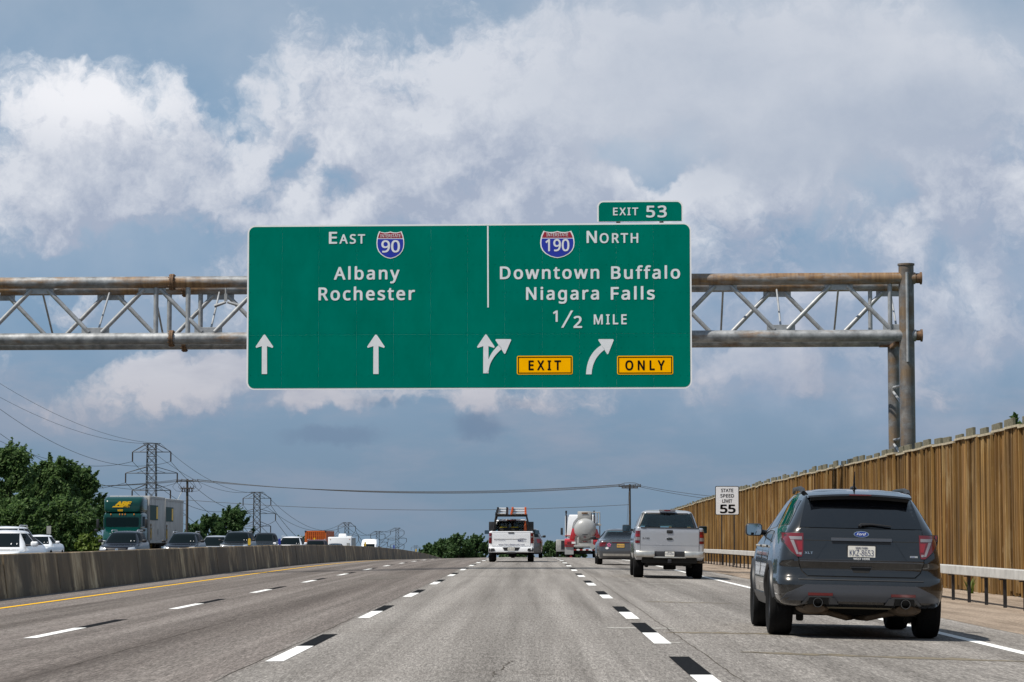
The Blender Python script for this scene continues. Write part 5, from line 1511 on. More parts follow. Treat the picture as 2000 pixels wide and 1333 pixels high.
# ladder frame on the right
lf = B()
xa, xb = tx(1155.5), tx(1172.5)
for x in (xa + .02, (xa + xb) / 2 + .1, xb - .02): lf.tube((x, 1.2, tz(1024)), (x, 1.2, tz(1001)), .035, n=8)
lf.tube((xa, 1.2, tz(1001)), (xb, 1.2, tz(1001)), .035, n=8).tube((xa, 1.2, tz(1024)), (xb, 1.2, tz(1024)), .05, n=8).tube((xb - .02, 1.2, tz(1024)), (xb - .02, 1.2, tz(1058)), .04, n=8).box(((xa + xb) / 2 + .1, 1.2, tz(1025.5)), (.55, .5, .12))
lf.build('ladder_frame', M['galv_dark'], T)
hp = [(tx(1128) , .9, tz(1012)), (tx(1121), .8, tz(1020)), (tx(1118), .75, tz(1030)), (tx(1119.5), .75, tz(1040))]
for k in range(3): B().path([(x + .05 * k, y + .05 * k, z - .03 * k) for x, y, z in hp], .018, 8).build('hose', M['rubber'], T)
# red fenders and frame
for s, xx in ((-1, tx(1112)), (1, tx(1168))):
    f = B()
    f.loft([[Vector((xx + s * .32, y, z)), Vector((xx - s * .34, y, z)), Vector((xx - s * .34, y, z - .10)), Vector((xx + s * .32, y, z - .10))] for y, z in ((.3, tz(1066)), (.34, tz(1058)), (.6, tz(1053)), (1.1, tz(1052)), (1.5, tz(1055)), (1.7, tz(1062)))])
    f.box((xx, .30, tz(1060)), (.66, .10, .34))
    fo = f.build('fender', M['truck_red'], T, bevel=.02)
    B().box((xx - s * .05, .235, tz(1060.5)), (.42, .03, .16)).build('tail_light', M['red_lens'], fo, bevel=.01)
    if s < 0: B().box((xx + .28, .235, tz(1060.5)), (.26, .035, .14)).build('sticker', M['white_ink'], fo)
    B().box((xx + s * .02, .36, tz(1074.5)), (.60, .02, .62)).build('mud_flap', M['tank'] if s < 0 else M['black'], T)
    for y in (1.0, ):
        for e in (0, .30): wheel(T, xx - s * (e - .06), y, .50, .26, s, True)
    B().tube((xx - s * .1, .33, tz(1088.2)), (xx - s * .1, .30, tz(1088.2)), .09, n=16).build('reflector', M['red_bright'], T)
    wheel(T, xx + s * .05, 6.6, .50, .28, s, True)
for (xx, zz, w_, ang) in ((tx(1119.5), tz(1045), .36, .25), (tx(1166), tz(1046), .3, -.3)):
    B().box((xx, .7, zz), (w_, .4, .85), Matrix.Rotation(ang, 3, 'Y')).build('hose_cradle', M['truck_red'], T, bevel=.03)
ch = B().box((cxx, 1.8, tz(1066)), (.9, 3.2, .28)).box((cxx, .25, tz(1067)), (1.55, .12, .14)).box((tx(1129), .3, tz(1061)), (.14, .14, .75)).box((tx(1156), .3, tz(1061)), (.14, .14, .75))
ch.build('chassis', M['galv_dark'], T, bevel=.015)
B().box((cxx, .22, tz(1058)), (.30, .04, .06)).build('marker_light', M['red_lens'], T)
tp = B()
xs0, xs1 = tx(1120), tx(1167)
for k in range(8):
    tp.mi = k % 2
    tp.box((lerp(xs0, xs1, (k + .5) / 8), .20, tz(1074.3)), ((xs1 - xs0) / 8, .02, .09))
tp.build('reflective_bar', [M['red_bright'], M['white_ink']], T)
B().prism([(0, .22), (.22, 0), (0, -.22), (-.22, 0)], lambda a, q, d: Vector((tx(1157) + a, d, tz(1068) + q)), .17, .19).build('placard', M['tank'], T)
B().box((cxx, 3.5, tz(1078)), (.8, 6, .25)).box((cxx, 1.0, tz(1080)), (1.8, .2, .2)).build('underbody', M['under'], T)
# low grey trailer edging past the tanker on its left
D1 = 205.0; X1 = (1098 - 1040) * D1 / F
ut = thing('utility_trailer', 'low grey trailer end showing beside the tanker truck', 'trailer', (X1, D1, gz(X1, D1)))
B().box((0, 1.6, .95), (.95, 3.2, .95)).build('box', M['galv_dark'], ut, bevel=.03)
B().box((.1, -.01, 1.0), (.4, .02, .7)).build('rear_door', M['steel_dark'], ut)
for s in (-1, 1): wheel(ut, s * .40, 1.4, .32, .2, s)

# ------------------------------------------------------------------ oncoming traffic beyond the barrier
OC = 'oncoming cars beyond the concrete barrier'
def on(kind, label, px, D, mat, **k):
    X = (px - 1040) * D / F
    return car(kind, label, X, D + STY[kind]['L'], mat, group=OC, **k)       # D is where its nose is
on('hatch', 'white hatchback with a rounded white mirror, nearest oncoming car', -28, 69.0, 'white_paint')
on('suv', 'white SUV with dark roof rails behind the nearest white hatchback', -12, 103.0, 'white_paint', rails=True, zg=gz(-20, 103) + .02)
on('sedan', 'white sedan in front of the trees, below the bare grey sign panel', 57, 123.0, 'white_paint')
on('suv', 'black SUV with silver roof rails right in front of the green semi truck', 229, 118.0, 'navy_car', rails=True, zg=-.36)
on('suv', 'black SUV with silver roof rails beside the white semi trailers', 350, 133.5, 'navy_car', rails=True, zg=-.40)
on('van', 'silver minivan mostly hidden between the two dark SUVs', 413, 166.0, 'silver_car', zg=-.62)
t, sh = on('bigsuv', 'large dark SUV with a chrome grille behind the yellow barrier marker', 457, 165.0, 'black_car', zg=-.54, rails=True)
for z in (.80, .88, .96, 1.03):
    sh.front_panel(B(), [(-.62, z), (-.62, z + .035)], [(.62, z), (.62, z + .035)], .02, .02, 8, 1).build('grille_bar', M['chrome'], t)
# dark pickup (facing us)
D2 = 181.0; X2 = (511 - 1040) * D2 / F
pk = thing('pickup_truck', 'black pickup truck with towing mirrors beside the large dark SUV', 'truck', (X2, D2 + 5.8, -.66), (0, 0, math.pi), OC)
lo = Shell([(.50, .93, .12, 5.6), (.62, .97, .05, 5.78), (.9, .985, .02, 5.80), (1.12, .985, .02, 5.76), (1.20, .975, .02, 5.45), (1.26, .965, .02, 4.5), (1.36, .95, .02, 4.25), (1.40, .93, .03, 4.18)], rr=.07, rf=.2, cr=.015, taper_r=.02)
lo.mesh_b(20).build('body', M['black_car'], pk)
cab = Shell([(1.05, .92, 1.86, 4.5), (1.36, .91, 1.88, 4.22), (1.46, .88, 1.90, 4.05), (1.86, .725, 2.05, 3.35), (1.95, .675, 2.10, 3.2), (1.99, .5, 2.25, 3.0), (2.01, .25, 2.4, 2.85)], rr=.10, rf=.2, cr=.02, cf=.08)
cab.mesh_b(16).build('cab', M['black_car'], pk)
cab.front_panel(B(), [(-.80, 1.43), (-.66, 1.88)], [(.80, 1.43), (.66, 1.88)], .006, .02).build('windshield', M['glass_car'], pk)
lo.front_panel(B(), [(-.62, .78), (-.64, 1.12)], [(.62, .78), (.64, 1.12)], .012, .03).build('grille', M['black'], pk)
for s in (-1, 1):
    lo.front_panel(B(), [(s * .93, .92), (s * .93, 1.10)], [(s * .66, .92), (s * .66, 1.10)], .014, .03).build('headlight', M['headlamp'], pk)
    cab.side_panel(B(), [(2.0, 1.43), (2.15, 1.86)], [(3.95, 1.41), (3.4, 1.86)], s, .006, .02).build('door_window', M['glass_car'], pk)
    B().box((s * 1.14, 3.85, 1.42), (.26, .12, .24)).build('mirror', M['black'], pk, bevel=.04)
    for y in (1.18, 4.75): wheel(pk, s * .84, y, .40, .26, s)
on('suv', 'white SUV behind the blue barrier marker', 563, 168.0, 'white_paint', zg=-.62, rails=True)
on('bigsuv', 'maroon SUV in front of the orange shipping container', 613, 212.0, 'maroon_car', zg=-1.15, rails=True, sticker=False)
on('sedan', 'navy sedan whose roof shows below the white camper', 651, 222.0, 'navy_car', zg=-.98, seethrough=True)
on('sedan', 'maroon sedan whose roof just shows over the barrier below the white camper', 677, 240.0, 'maroon_car', zg=-1.30)
on('suv', 'black SUV whose roof shows in front of the white van', 704, 252.0, 'black_car', zg=-1.75)
# bare grey sign panel at the far shoulder
D3 = 150.0; c = at(95.5, 1028, D3)
gsn = thing('bare_sign', 'bare grey back of a narrow sign above the white sedan roof', 'road sign', (c.x, D3, gz(-24, D3)))
B().box((0, 0, c.z - gz(-24, D3) - .22), (.26, .02, .46)).build('panel', M['galv_dark'], gsn); B().box((.05, .03, c.z - gz(-24, D3) - 1.0), (.06, .05, 2.0)).build('post', M['galv_dark'], gsn)

# ---- green semi tractor with two short trailers
M['abf_green'] = paint('tractor_green', (.0, .034, .029), .0, .22, .45, .2)
M['glass_cab'] = pm('glass_cab', (.007, .016, .020), .1, 0, .4, .1)
M['panel_green'] = pm('panel_green', (.012, .048, .045), .6, 0, 0, .15)
m, t_, p = newmat('trailer_wall')
oc = t_.new('ShaderNodeTexCoord').outputs['Object']
n_ = t_.noise(t_.vec('MULTIPLY', oc, (1, 1, .12)), 3.2, 6, .65)
t_.put(p.inputs['Base Color'], t_.ramp(n_, [(.3, (.30, .29, .28)), (.55, (.44, .43, .415)), (.75, (.54, .53, .515))])); p.inputs['Roughness'].default_value = .5
M['trailer_wall'] = m
D4 = 160.0; X4 = (242 - 1040) * D4 / F; zg4 = gz(-25, D4 + 3)
tr = thing('semi_tractor', 'dark green semi tractor with yellow letters on its tall roof fairing', 'truck', (X4, D4, zg4), (0, 0, math.pi), OC)
ax = lambda px: -((px - 1040) * D4 / F - X4)
az = lambda py: at(242, py, D4).z - zg4
# local frame faces us: +y is towards the camera, x mirrored
w2 = 1.22
fair = B()
rings = []
for y, q0_, q1_, ww in ((-2.2, az(1003), az(970.5), 1.20), (-1.2, az(1003), az(969.5), 1.23), (-.4, az(1003), az(970), 1.23), (.0, az(1003), az(973), 1.20), (.22, az(1002), az(978), 1.14), (.30, az(1000), az(983), 1.05)):
    rings.append([Vector((x, y, z)) for x, z in rrect(-ww, ww, q0_, q1_, .22)])
fair.loft(rings); fo = fair.build('roof_fairing', M['abf_green'], tr)
M['yellow_letter'] = pm('yellow_letter', (.80, .46, .0), .45)
q = B(); fnl = lambda x, z: Vector((-x, .33 - .0 * abs(x), z))
text(q, 'ABF', -.44, .52, az(988), az(979.5) - az(987), fnl, .05, 1.0, .35)
q.add([fnl(x, z) for x, z in ((-.68, az(991.3)), (.02, az(991.3)), (.05, az(989)), (-.58, az(989)))], [(0, 1, 2, 3)])
text(q, 'Freight', .06, .42, az(991), .10, fnl, .01); text(q, '183903', -.33, .0, az(999), .11, fnl, .03)
q.build('fairing_lettering', M['yellow_letter'], fo)
cb2 = B().loft([[Vector((x, y, z)) for x, z in rrect(-ww, ww, az(1075), zt2, .16)] for y, zt2, ww in ((-2.2, az(1001), 1.2), (-.1, az(1001), 1.2), (.35, az(1004), 1.17), (.42, az(1008), 1.14))]).build('cab', M['abf_green'], tr)
B().loft([[Vector((x, y, z)) for x, z in rrect(-ww, ww, az(1085), zt2, .14)] for y, zt2, ww in ((.3, az(1029.5), 1.12), (.9, az(1034), 1.08), (1.7, az(1043), 1.0), (2.1, az(1052), .92), (2.2, az(1062), .85))]).build('bonnet', M['abf_green'], tr)
B().prism(rrect(-1.02, 1.02, az(1029), az(1011), .10), lambda a, z, d: Vector((a, d - .05 * abs(a), z)), .40, .475).build('windshield', M['glass_cab'] if 'glass_cab' in M else M['glass_car'], cb2)
for k in (-.72, -.17, 0, .17, .72): B().box((k, .40, az(1005.3)), (.06, .10, .10)).build('marker_light', M['amber'], cb2, bevel=.01)
for s in (-1, 1):
    B().box((s * 1.165, -.45, az(1019)), (.12, .8, .62)).build('door_window', M['glass_car'], cb2)
    mm = B().box((s * 1.50, .55, az(1023)), (.16, .12, .55)).build('mirror', M['black'], tr, bevel=.03)
    B().box((s * 1.46, 1.3, az(1036)), (.22, .15, .16)).build('bonnet_mirror', M['black'], mm, bevel=.04)
    B().path([(s * 1.5, .5, az(1030)), (s * 1.15, .45, az(1032))], .03).build('mirror_arm', M['black'], mm)
    B().box((s * .86, 2.05, az(1060)), (.26, .22, .30)).build('headlight', M['headlamp'], tr, bevel=.04)
    for y in (1.3, -1.6, -2.8): wheel(tr, s * 1.0, y, .50, .28, s)
B().box((0, -1.0, .75), (1.0, 5.5, .3)).box((0, 2.1, .6), (2.3, .3, .4)).build('chassis', M['under'], tr)
# trailers
def trailer(px_near, D, Lg, label, green):
    X = X4 + 1.28       # right-hand wall, in line with the tractor
    wd = 2.55
    tt = thing('semi_trailer', label, 'trailer', (X - wd / 2, D, gz(-25, D + 4)), (0, 0, 0), OC)
    H_ = at(270, 968.5, 163.0).z - gz(-25, 163)
    B().box((0, Lg / 2, (H_ + 1.15) / 2), (wd, Lg, H_ - 1.15)).build('body', M['trailer_wall'], tt, bevel=.05, seg=2)
    rb_ = B()
    for k in range(int(Lg / .6) + 1): rb_.box((wd / 2 + .008, min(.06 + k * .6, Lg - .06), (H_ + 1.15) / 2), (.02, .05, H_ - 1.4))
    rb_.build('wall_posts', M['trailer_wall'], tt)
    B().box((wd / 2 + .012, Lg / 2, 1.22), (.03, Lg, .16)).build('side_rail', M['galv_dark'], tt)
    B().box((wd / 2 + .012, Lg / 2, H_ - .10), (.03, Lg, .14)).build('roof_rail', M['galv_dark'], tt)
    pn = B().box((wd / 2 + .022, 1.75, H_ - 1.05), (.012, 3.4, .95)).build('side_panel', M['panel_green'], tt)
    B().box((wd / 2 + .031, 3.0, H_ - 1.05), (.01, .6, .78)).build('side_lettering', M['yellow_letter'], pn)
    q = B()
    for k, ch_ in enumerate('FREIGHT'): text(q, ch_, .35, .75, H_ - 1.95 - .24 * k, .18, lambda a, z: Vector((wd / 2 + .026, a, z)), .03)
    q.box((wd / 2 + .02, .55, 1.75), (.01, .5, .55))
    q.build('side_lettering', M['yellow_letter'], tt)
    B().box((wd / 2 + .03, Lg * .55, 1.85), (.03, .3, .4)).build('side_box', M['galv_dark'], tt)
    for y in (Lg - 1.2,):
        for s in (-1, 1): wheel(tt, s * 1.05, y, .5, .3, s)
    B().box((0, Lg / 2, 1.05), (1.0, Lg * .9, .25)).box((0, 1.4, .7), (1.4, .2, .7)).build('chassis', M['under'], tt)
trailer(278.5, 162.35, 6.6, 'white semi trailer coupled right behind the green tractor', True)
trailer(322.5, 169.4, 8.5, 'second white semi trailer, coupled behind the first one', True)

# ---- container truck, camper, tall van
M['container'] = paint('container_orange', (.56, .115, .012), 0, .5, .1)
D5 = 300.0; X5 = (617 - 1040) * D5 / F
cn = thing('shipping_container', 'orange shipping container riding high behind the maroon SUV', 'container', (X5, D5, gz(-25, D5)), (0, 0, 0), OC)
zt5 = at(617, 1037.2, D5).z - gz(-25, D5); zb5 = zt5 - 2.6
b_ = B().box((0, 6.1, (zt5 + zb5) / 2), (2.36, 12.0, 2.5)); b_.build('walls', M['container'], cn)
f = B()
for s in (-1, 1):
    for y in (.05, 12.15): f.box((s * 1.17, y, (zt5 + zb5) / 2), (.14, .14, 2.6))
    for z in (zt5 - .06, zb5 + .06): f.box((s * 1.17, 6.1, z), (.12, 12.0, .12))
for y in (.05, 12.15):
    for z in (zt5 - .06, zb5 + .06): f.box((0, y, z), (2.24, .12, .12))
f.build('frame', M['container'], cn)
f = B()
for k in range(10): f.box((-1.0 + .222 * k, -.02, (zt5 + zb5) / 2), (.11, .07, 2.34))
for k in range(44): f.box((1.19, .3 + .27 * k, (zt5 + zb5) / 2), (.05, .13, 2.34))
f.build('corrugation', M['container'], cn)
f = B()
for s in (-1, 1):
    for z in (zt5 - .06, zb5 + .06): f.box((s * 1.17, .03, z), (.18, .18, .16))
f.build('corner_casting', M['steel_dark'], cn)
B().box((-.12, -.07, zt5 - .95), (.2, .02, .26)).build('sticker', M['yellow_letter'], cn)
ct = thing('truck_trailer', 'flat trailer carrying the orange shipping container, hidden by the barrier', 'trailer', (X5, D5, gz(-25, D5)), (0, 0, 0), OC)
B().box((0, 6, zb5 - .14), (2.2, 12.2, .26)).build('deck', M['under'], ct)
for s in (-1, 1):
    for y in (9.6, 10.9): wheel(ct, s * .95, y, .5, .3, s)
B().box((0, 1.5, (zb5 - .27) / 2), (1.6, .2, zb5 - .3)).build('landing_gear', M['under'], ct)
D6 = 262.0; X6 = (664.5 - 1040) * D6 / F
cm = thing('camper', 'white camper with an air conditioner on its roof, behind the orange container', 'camper', (X6, D6, gz(-20, D6)), (0, 0, 0), OC)
zt6 = at(664, 1049.3, D6).z - gz(-20, D6)
B().box((0, 3, (zt6 + .5) / 2), (2.4, 6.0, zt6 - .5)).build('body', M['white_paint'], cm, bevel=.08, seg=3)
B().box((1.21, 3, (zt6 + .5) / 2 + .1), (.02, 5.8, (zt6 - .5) * .8)).build('side_skin', M['galv_dark'], cm)
B().box((.2, 1.4, zt6 + .17), (.85, 1.0, .34), taper=(.85, .8)).build('air_conditioner', M['white_paint'], cm, bevel=.07, seg=3)
B().box((.9, 1.0, zt6 + .05), (.5, .5, .10)).build('roof_vent', M['white_ink'], cm, bevel=.02)
for s in (-1, 1):
    B().box((s * .98, -.01, zt6 - .22), (.08, .03, .06)).build('marker_light', M['amber'], cm)
    wheel(cm, s * 1.0, 3.0, .36, .22, s)
B().box((.85, -.012, zt6 - .75), (.3, .02, .3)).build('sticker', M['galv_dark'], cm)
D7 = 285.0; X7 = (720 - 1040) * D7 / F; zg7 = gz(-18, D7) + .2
vn = thing('delivery_van', 'white high-roofed van showing above the end of the barrier', 'van', (X7, D7 + 5.6, zg7), (0, 0, math.pi), OC)
zt7 = at(720, 1053.2, D7).z - zg7
shv = Shell([(.3, .92, .05, 5.5), (.6, .98, 0, 5.6), (1.1, .98, 0, 5.5), (1.25, .97, 0, 5.1), (1.35, .96, 0, 4.75), (1.95, .93, .02, 4.2), (zt7 - .3, .90, .04, 3.8), (zt7 - .08, .84, .06, 3.5), (zt7, .6, .2, 3.2)], rr=.1, rf=.25)
shv.mesh_b(18).build('body', M['white_paint'], vn)
shv.front_panel(B(), [(-.84, 1.38), (-.80, 1.95)], [(.84, 1.38), (.80, 1.95)], .006, .02).build('windshield', M['glass_car'], vn)
for s in (-1, 1):
    B().box((s * 1.10, 4.5, 1.55), (.2, .12, .3)).build('mirror', M['black'], vn, bevel=.03)
    shv.front_panel(B(), [(s * .93, .85), (s * .9, 1.1)], [(s * .62, .85), (s * .62, 1.05)], .008, .02).build('headlight', M['headlamp'], vn)
    for y in (1.0, 4.5): wheel(vn, s * .86, y, .36, .22, s)

# ================================================================== pylons, poles, wires
M['pylon'] = pm('pylon_steel', (.045, .042, .045), .6, .3, var=.3, vscale=.4)
M['wire'] = pm('wire', (.022, .022, .025), .6)
M['insul'] = pm('insulator', (.035, .022, .018), .4)
M['pole_wood'] = pm('pole_wood', (.055, .045, .038), .9, var=.4, vscale=3)
ARMS = ((-.055, .77), (-.20, 1.0), (-.345, .77))     # below the top: drop and reach, in tower units
def pylon_meshes():
    """lattice tower 30 m tall; arms 12 m across at the widest"""
    H = 30.0; U = 12.0
    def half(z):                       # half width of the body at height z
        return 3.3 - (3.3 - 1.2) * min(1, z / 13.0) if z < 13 else 1.2 - .25 * (z - 13) / 17
    b = B(); lev = [0, 4.5, 8.5, 11.2, 13.0, 15, 17, 19, 21, 23, 25, 27, 28.6, 30]
    r = .085
    for i in range(len(lev) - 1):
        z0, z1 = lev[i], lev[i + 1]; a, c = half(z0), half(z1)
        co0 = [(-a, -a), (a, -a), (a, a), (-a, a)]; co1 = [(-c, -c), (c, -c), (c, c), (-c, c)]
        for k in range(4):
            p0, p1 = co0[k], co1[k]; n0, n1 = co0[(k + 1) % 4], co1[(k + 1) % 4]
            b.tube((*p0, z0), (*p1, z1), r, n=5, caps=False)
            b.tube((*p0, z0), (*n1, z1), r * .6, n=4, caps=False); b.tube((*n0, z0), (*p1, z1), r * .6, n=4, caps=False)
            b.tube((*p1, z1), (*n1, z1), r * .6, n=4, caps=False)
    arms = []
    for (zz, reach, rise) in ((28.0, 4.45, 2.0), (23.1, 6.0, 1.5), (19.1, 4.45, 1.5)):
        for s in (-1, 1):
            q = B()
            for y in (-.72, .72):
                q.tube((s * 1.0, y * 1.4, zz), (s * reach, 0, zz), r * .95, n=5, caps=False); q.tube((s * 1.0, y * 1.4, min(30, zz + rise)), (s * reach, 0, zz + .05), r * .8, n=5, caps=False)
            q.tube((s * lerp(1.0, reach, .5), -.5, zz), (s * 1.0, -1.0, zz + rise * .5), r * .6, n=4, caps=False)
            arms.append((q.mesh('cross_arm', M['pylon']), B().tube((s * reach, 0, zz), (s * reach, 0, zz - 2.2), .16, n=6).mesh('insulator', M['insul'])))
    tp_ = B(); tp_.tube((-2.0, 0, 30), (2.0, 0, 30), r, n=5)
    tp_.tube((-2.0, 0, 30), (-.95, 0, 29), r * .6, n=4).tube((2.0, 0, 30), (.95, 0, 29), r * .6, n=4)
    return b.mesh('lattice', M['pylon']), arms, tp_.mesh('peak', M['pylon'])
PYM = pylon_meshes()
TIPS = [(-2.0, 30), (2.0, 30), (-4.45, 25.8), (4.45, 25.8), (-6, 20.9), (6, 20.9), (-4.45, 16.9), (4.45, 16.9)]
PYL = []
PG = 'transmission pylons marching away on the left'
def pylon(px, py_top, arm_px, label):
    D = 12.0 * F / arm_px
    c = at(px, py_top, D)
    o = thing('pylon', label, 'pylon', (c.x, D, c.z - 30), group=PG)
    put('lattice', PYM[0], o)
    for (am, im) in PYM[1]:
        a = put('cross_arm', am, o); put('insulator', im, a)
    put('peak', PYM[2], o)
    PYL.append((Vector((c.x, D, c.z - 30)), o)); return o
pylon(-176, 648, 165, 'lattice pylon standing nearest, beyond the left edge of the view')
pylon(296.5, 866.5, 101, 'tallest dark lattice pylon, rising behind the white semi trailers')
pylon(502, 961.5, 73, 'lattice pylon beside the round green trees, above the dark SUVs')
pylon(677.5, 1020.8, 46, 'small lattice pylon right behind the white camper')
pylon(738, 1038, 38, 'small lattice pylon just past the white van')
pylon(776, 1031.5, 36, 'small slender lattice pylon showing its legs past the barrier end')
pylon(812, 1066, 24, 'tiniest lattice pylon among the far tree tops')
for a in range(0, 5):
    bs = 'overhead wires of the pylon line'
    A_, C_ = PYL[a][0], PYL[a + 1][0]
    span = ('from the nearest pylon to the tallest one', 'from the tallest pylon to the round trees', 'from the round trees to the camper', 'from the camper to the van', 'past the van pylon')[a]
    for k, (x, z) in enumerate(TIPS):
        nm = ('left peak', 'right peak', 'left top arm', 'right top arm', 'left middle arm', 'right middle arm', 'left bottom arm', 'right bottom arm')[k]
        p0, p1 = A_ + Vector((x, 0, z)), C_ + Vector((x, 0, z))
        n = 28; sag = (p1 - p0).length * (.016 if k < 2 else .026)
        pts = [p0.lerp(p1, i / n) - Vector((0, 0, sag * 4 * (i / n) * (1 - i / n))) for i in range(n + 1)]
        rr = [max(.022, .000085 * p.y) * (1 if k > 1 else .8) for p in pts]
        o = B().path(pts, rr, 5).build('power_line', M['wire'])
        tag(o, 'thin wire on the ' + nm + 's, ' + span, 'power line', 'high voltage wires strung along the pylons')
def wire(p0, p1, sag, r, label, grp='utility wires crossing the highway between wooden poles'):
    n = 30; p0, p1 = Vector(p0), Vector(p1)
    o = B().path([p0.lerp(p1, i / n) - Vector((0, 0, sag * 4 * (i / n) * (1 - i / n))) for i in range(n + 1)], r, 5).build('utility_wire', M['wire'])
    return tag(o, label, 'power line', grp)
# wooden poles
DA, DB = 292.0, 286.0
pa = at(366, 936, DA); pb_ = at(1230, 946, DB)
def pole(c, D, zb2, label, r0=.15, kind=0):
    o = thing('utility_pole', label, 'utility pole', (c.x, D, zb2), group='wooden utility poles')
    h = c.z - zb2
    B().tube((0, 0, 0), (0, 0, h), r0 * 1.25, r0 * .85, n=12).build('shaft', M['pole_wood'], o)
    arms = [(h - .25, 1.25)] + ([(h - 1.05, .75)] if kind == 0 else [(h - .42, .9)])
    for z, w_ in arms:
        a = B().box((0, -.12, z), (w_ * 2, .12, .13)).build('cross_arm', M['pole_wood'], o)
        for x in (-w_ * .95, -w_ * .5, w_ * .5, w_ * .95): B().tube((x, -.12, z), (x, -.12, z + .26), .05, .03, n=8).build('insulator', M['insul'], a)
    if kind == 0:
        for x in (-.55, -.25, .25, .55): B().tube((x, -.2, h - 1.5), (x, -.2, h - 1.1), .07, n=8).build('cutout', M['insul'], o)
        for s in (-1, 1):
            for e in (.5, 1.15):
                B().path([(s * 1.2 * (e if e < 1 else 1), -.1, h - .2), (s * (e + .5), -.15, h - .9), (s * (e + .1), -.15, h - 1.35), (s * .35, -.1, h - 1.45)], .022, 5).build('jumper', M['wire'], o)
        B().path([(-.55, -.1, h - 1.3), (-1.2, -.1, h - 2.6), (-1.75, -.1, h - 3.3)], .03, 5).build('guy_bracket', M['white_ink'], o)
    else:
        B().path([(-1.2, 0, h - .1), (-.6, 0, h + .12), (0, 0, h + .15), (.6, 0, h + .12), (1.2, 0, h - .1)], .03, 5).build('top_bow', M['pole_wood'], o)
    return h
gA, gB = gz(-40, DA) - .4, gz(11, DB)
pole(pa, DA, gA, 'dark wooden utility pole with hanging jumpers beside the white trailers', .15, 0)
pole(pb_, DB, gB, 'dark wooden utility pole rising beside the silver pickup', .125, 1)
for k, dx in enumerate((-1.15, -.6, .6, 1.15)):
    wire((pa.x + dx * 1.0, DA - .1, pa.z - .05), (pb_.x + dx, DB - .1, pb_.z - .05), 1.05 + .07 * k, .024, 'utility wire %s over the highway between the two wooden poles' % ('leftmost strung high', 'second strung high', 'third strung high', 'rightmost strung high')[k])
q0, q1 = at(366, 977, DA), at(1230, 986, DB)
wire(q0, q1, .85, .026, 'single lower utility wire crossing the highway between the two wooden poles')
e0 = at(178, 947, 300.0)
for k in range(3):
    wire((pa.x - 1 + k * .8, DA, pa.z - .05 - .03 * k), (e0.x - 16, 300, e0.z + 1.1 + .06 * k), 1.0, .024, 'utility wire %s from the pole towards the left trees' % ('lowest', 'middle', 'highest')[k])
for k, py in enumerate((978, 996, 1006)):
    z0_ = at(366, py, DA); e1 = at(150, py + 5, 300.0)
    wire(z0_, e1, .5, .020, '%s thin cable between the pole and the left trees, behind the semi truck' % ('topmost', 'middle', 'lowest')[k])
e2 = at(1420, 979, 262.0)
for k in range(2):
    wire((pb_.x + .6 * k, DB, pb_.z - .06), (e2.x + .4 * k, 262.0, e2.z + .3 * k), .15, .024, '%s utility wire dropping from the right pole behind the timber wall' % ('lower', 'upper')[k])
g0 = at(1228, 962, DB); wire(g0, (g0.x - .45, DB, gB + .3), .0, .014, 'thin guy wire beside the right utility pole')

# ================================================================== trees
def leafmat(name, a, c_, d, tr=.35):
    m, t, p = newmat(name)
    oc = t.new('ShaderNodeTexCoord').outputs['Object']
    ri = t.new('ShaderNodeNewGeometry').outputs['Random Per Island']
    n = t.noise(oc, .8, 3, .5)
    f = t.math('ADD', t.math('MULTIPLY', ri, .6), t.math('MULTIPLY', n, .5))
    col = t.ramp(f, [(.2, a), (.55, c_), (.9, d)])
    t.put(p.inputs['Base Color'], col); p.inputs['Roughness'].default_value = .6; p.inputs['Specular IOR Level'].default_value = .25
    tl = t.new('ShaderNodeBsdfTranslucent'); t.put(tl.inputs[0], col)
    mx = t.new('ShaderNodeMixShader'); mx.inputs[0].default_value = tr
    o = t.n['Material Output']
    t.l.new(p.outputs[0], mx.inputs[1]); t.l.new(tl.outputs[0], mx.inputs[2]); t.l.new(mx.outputs[0], o.inputs[0])
    return m
M['leaf'] = leafmat('leaf_green', (.040, .080, .024), (.075, .138, .042), (.14, .215, .07), .5)
M['leaf_far'] = leafmat('leaf_far', (.030, .066, .022), (.052, .104, .034), (.085, .145, .05), .45)
M['leaf_bright'] = leafmat('leaf_bright', (.05, .09, .015), (.09, .14, .02), (.13, .18, .03))
M['bark'] = pm('bark', (.075, .062, .05), .9, var=.4, vscale=3)
def crown_mesh(name, clumps, nleaf, ls, mat, seed, wind=.25):
    """thousands of small leaf faces spread through lumpy clumps"""
    rng = np.random.default_rng(seed)
    cl = np.array([[*c, r] for c, r in clumps])
    wts = cl[:, 3] ** 2.2; wts /= wts.sum()
    ix = rng.choice(len(cl), nleaf, p=wts)
    d = rng.normal(size=(nleaf, 3)); d /= np.linalg.norm(d, axis=1)[:, None]
    rr = cl[ix, 3] * (rng.random(nleaf) ** .40) * (1 + .28 * rng.normal(size=nleaf))
    pos = cl[ix, :3] + d * rr[:, None] * np.array([1, 1, .85])
    nrm = d * .6 + rng.normal(size=(nleaf, 3)) * .7 + np.array([-.2, -.1, .45]); nrm /= np.linalg.norm(nrm, axis=1)[:, None]
    a = np.cross(nrm, rng.normal(size=(nleaf, 3)) + np.array([wind * 3, 0, 0])); a /= np.linalg.norm(a, axis=1)[:, None]
    b_ = np.cross(nrm, a)
    s = ls * (.6 + .8 * rng.random(nleaf)); L = s[:, None] * a * .5; Wd = s[:, None] * b_ * .85
    V = np.stack([pos - Wd, pos + L * .9, pos + Wd, pos - L * .9], 1).reshape(-1, 3)
    me = bpy.data.meshes.new(name)
    me.from_pydata(V.tolist(), [], np.arange(4 * nleaf).reshape(-1, 4).tolist())
    me.materials.append(mat); me.update()
    return me
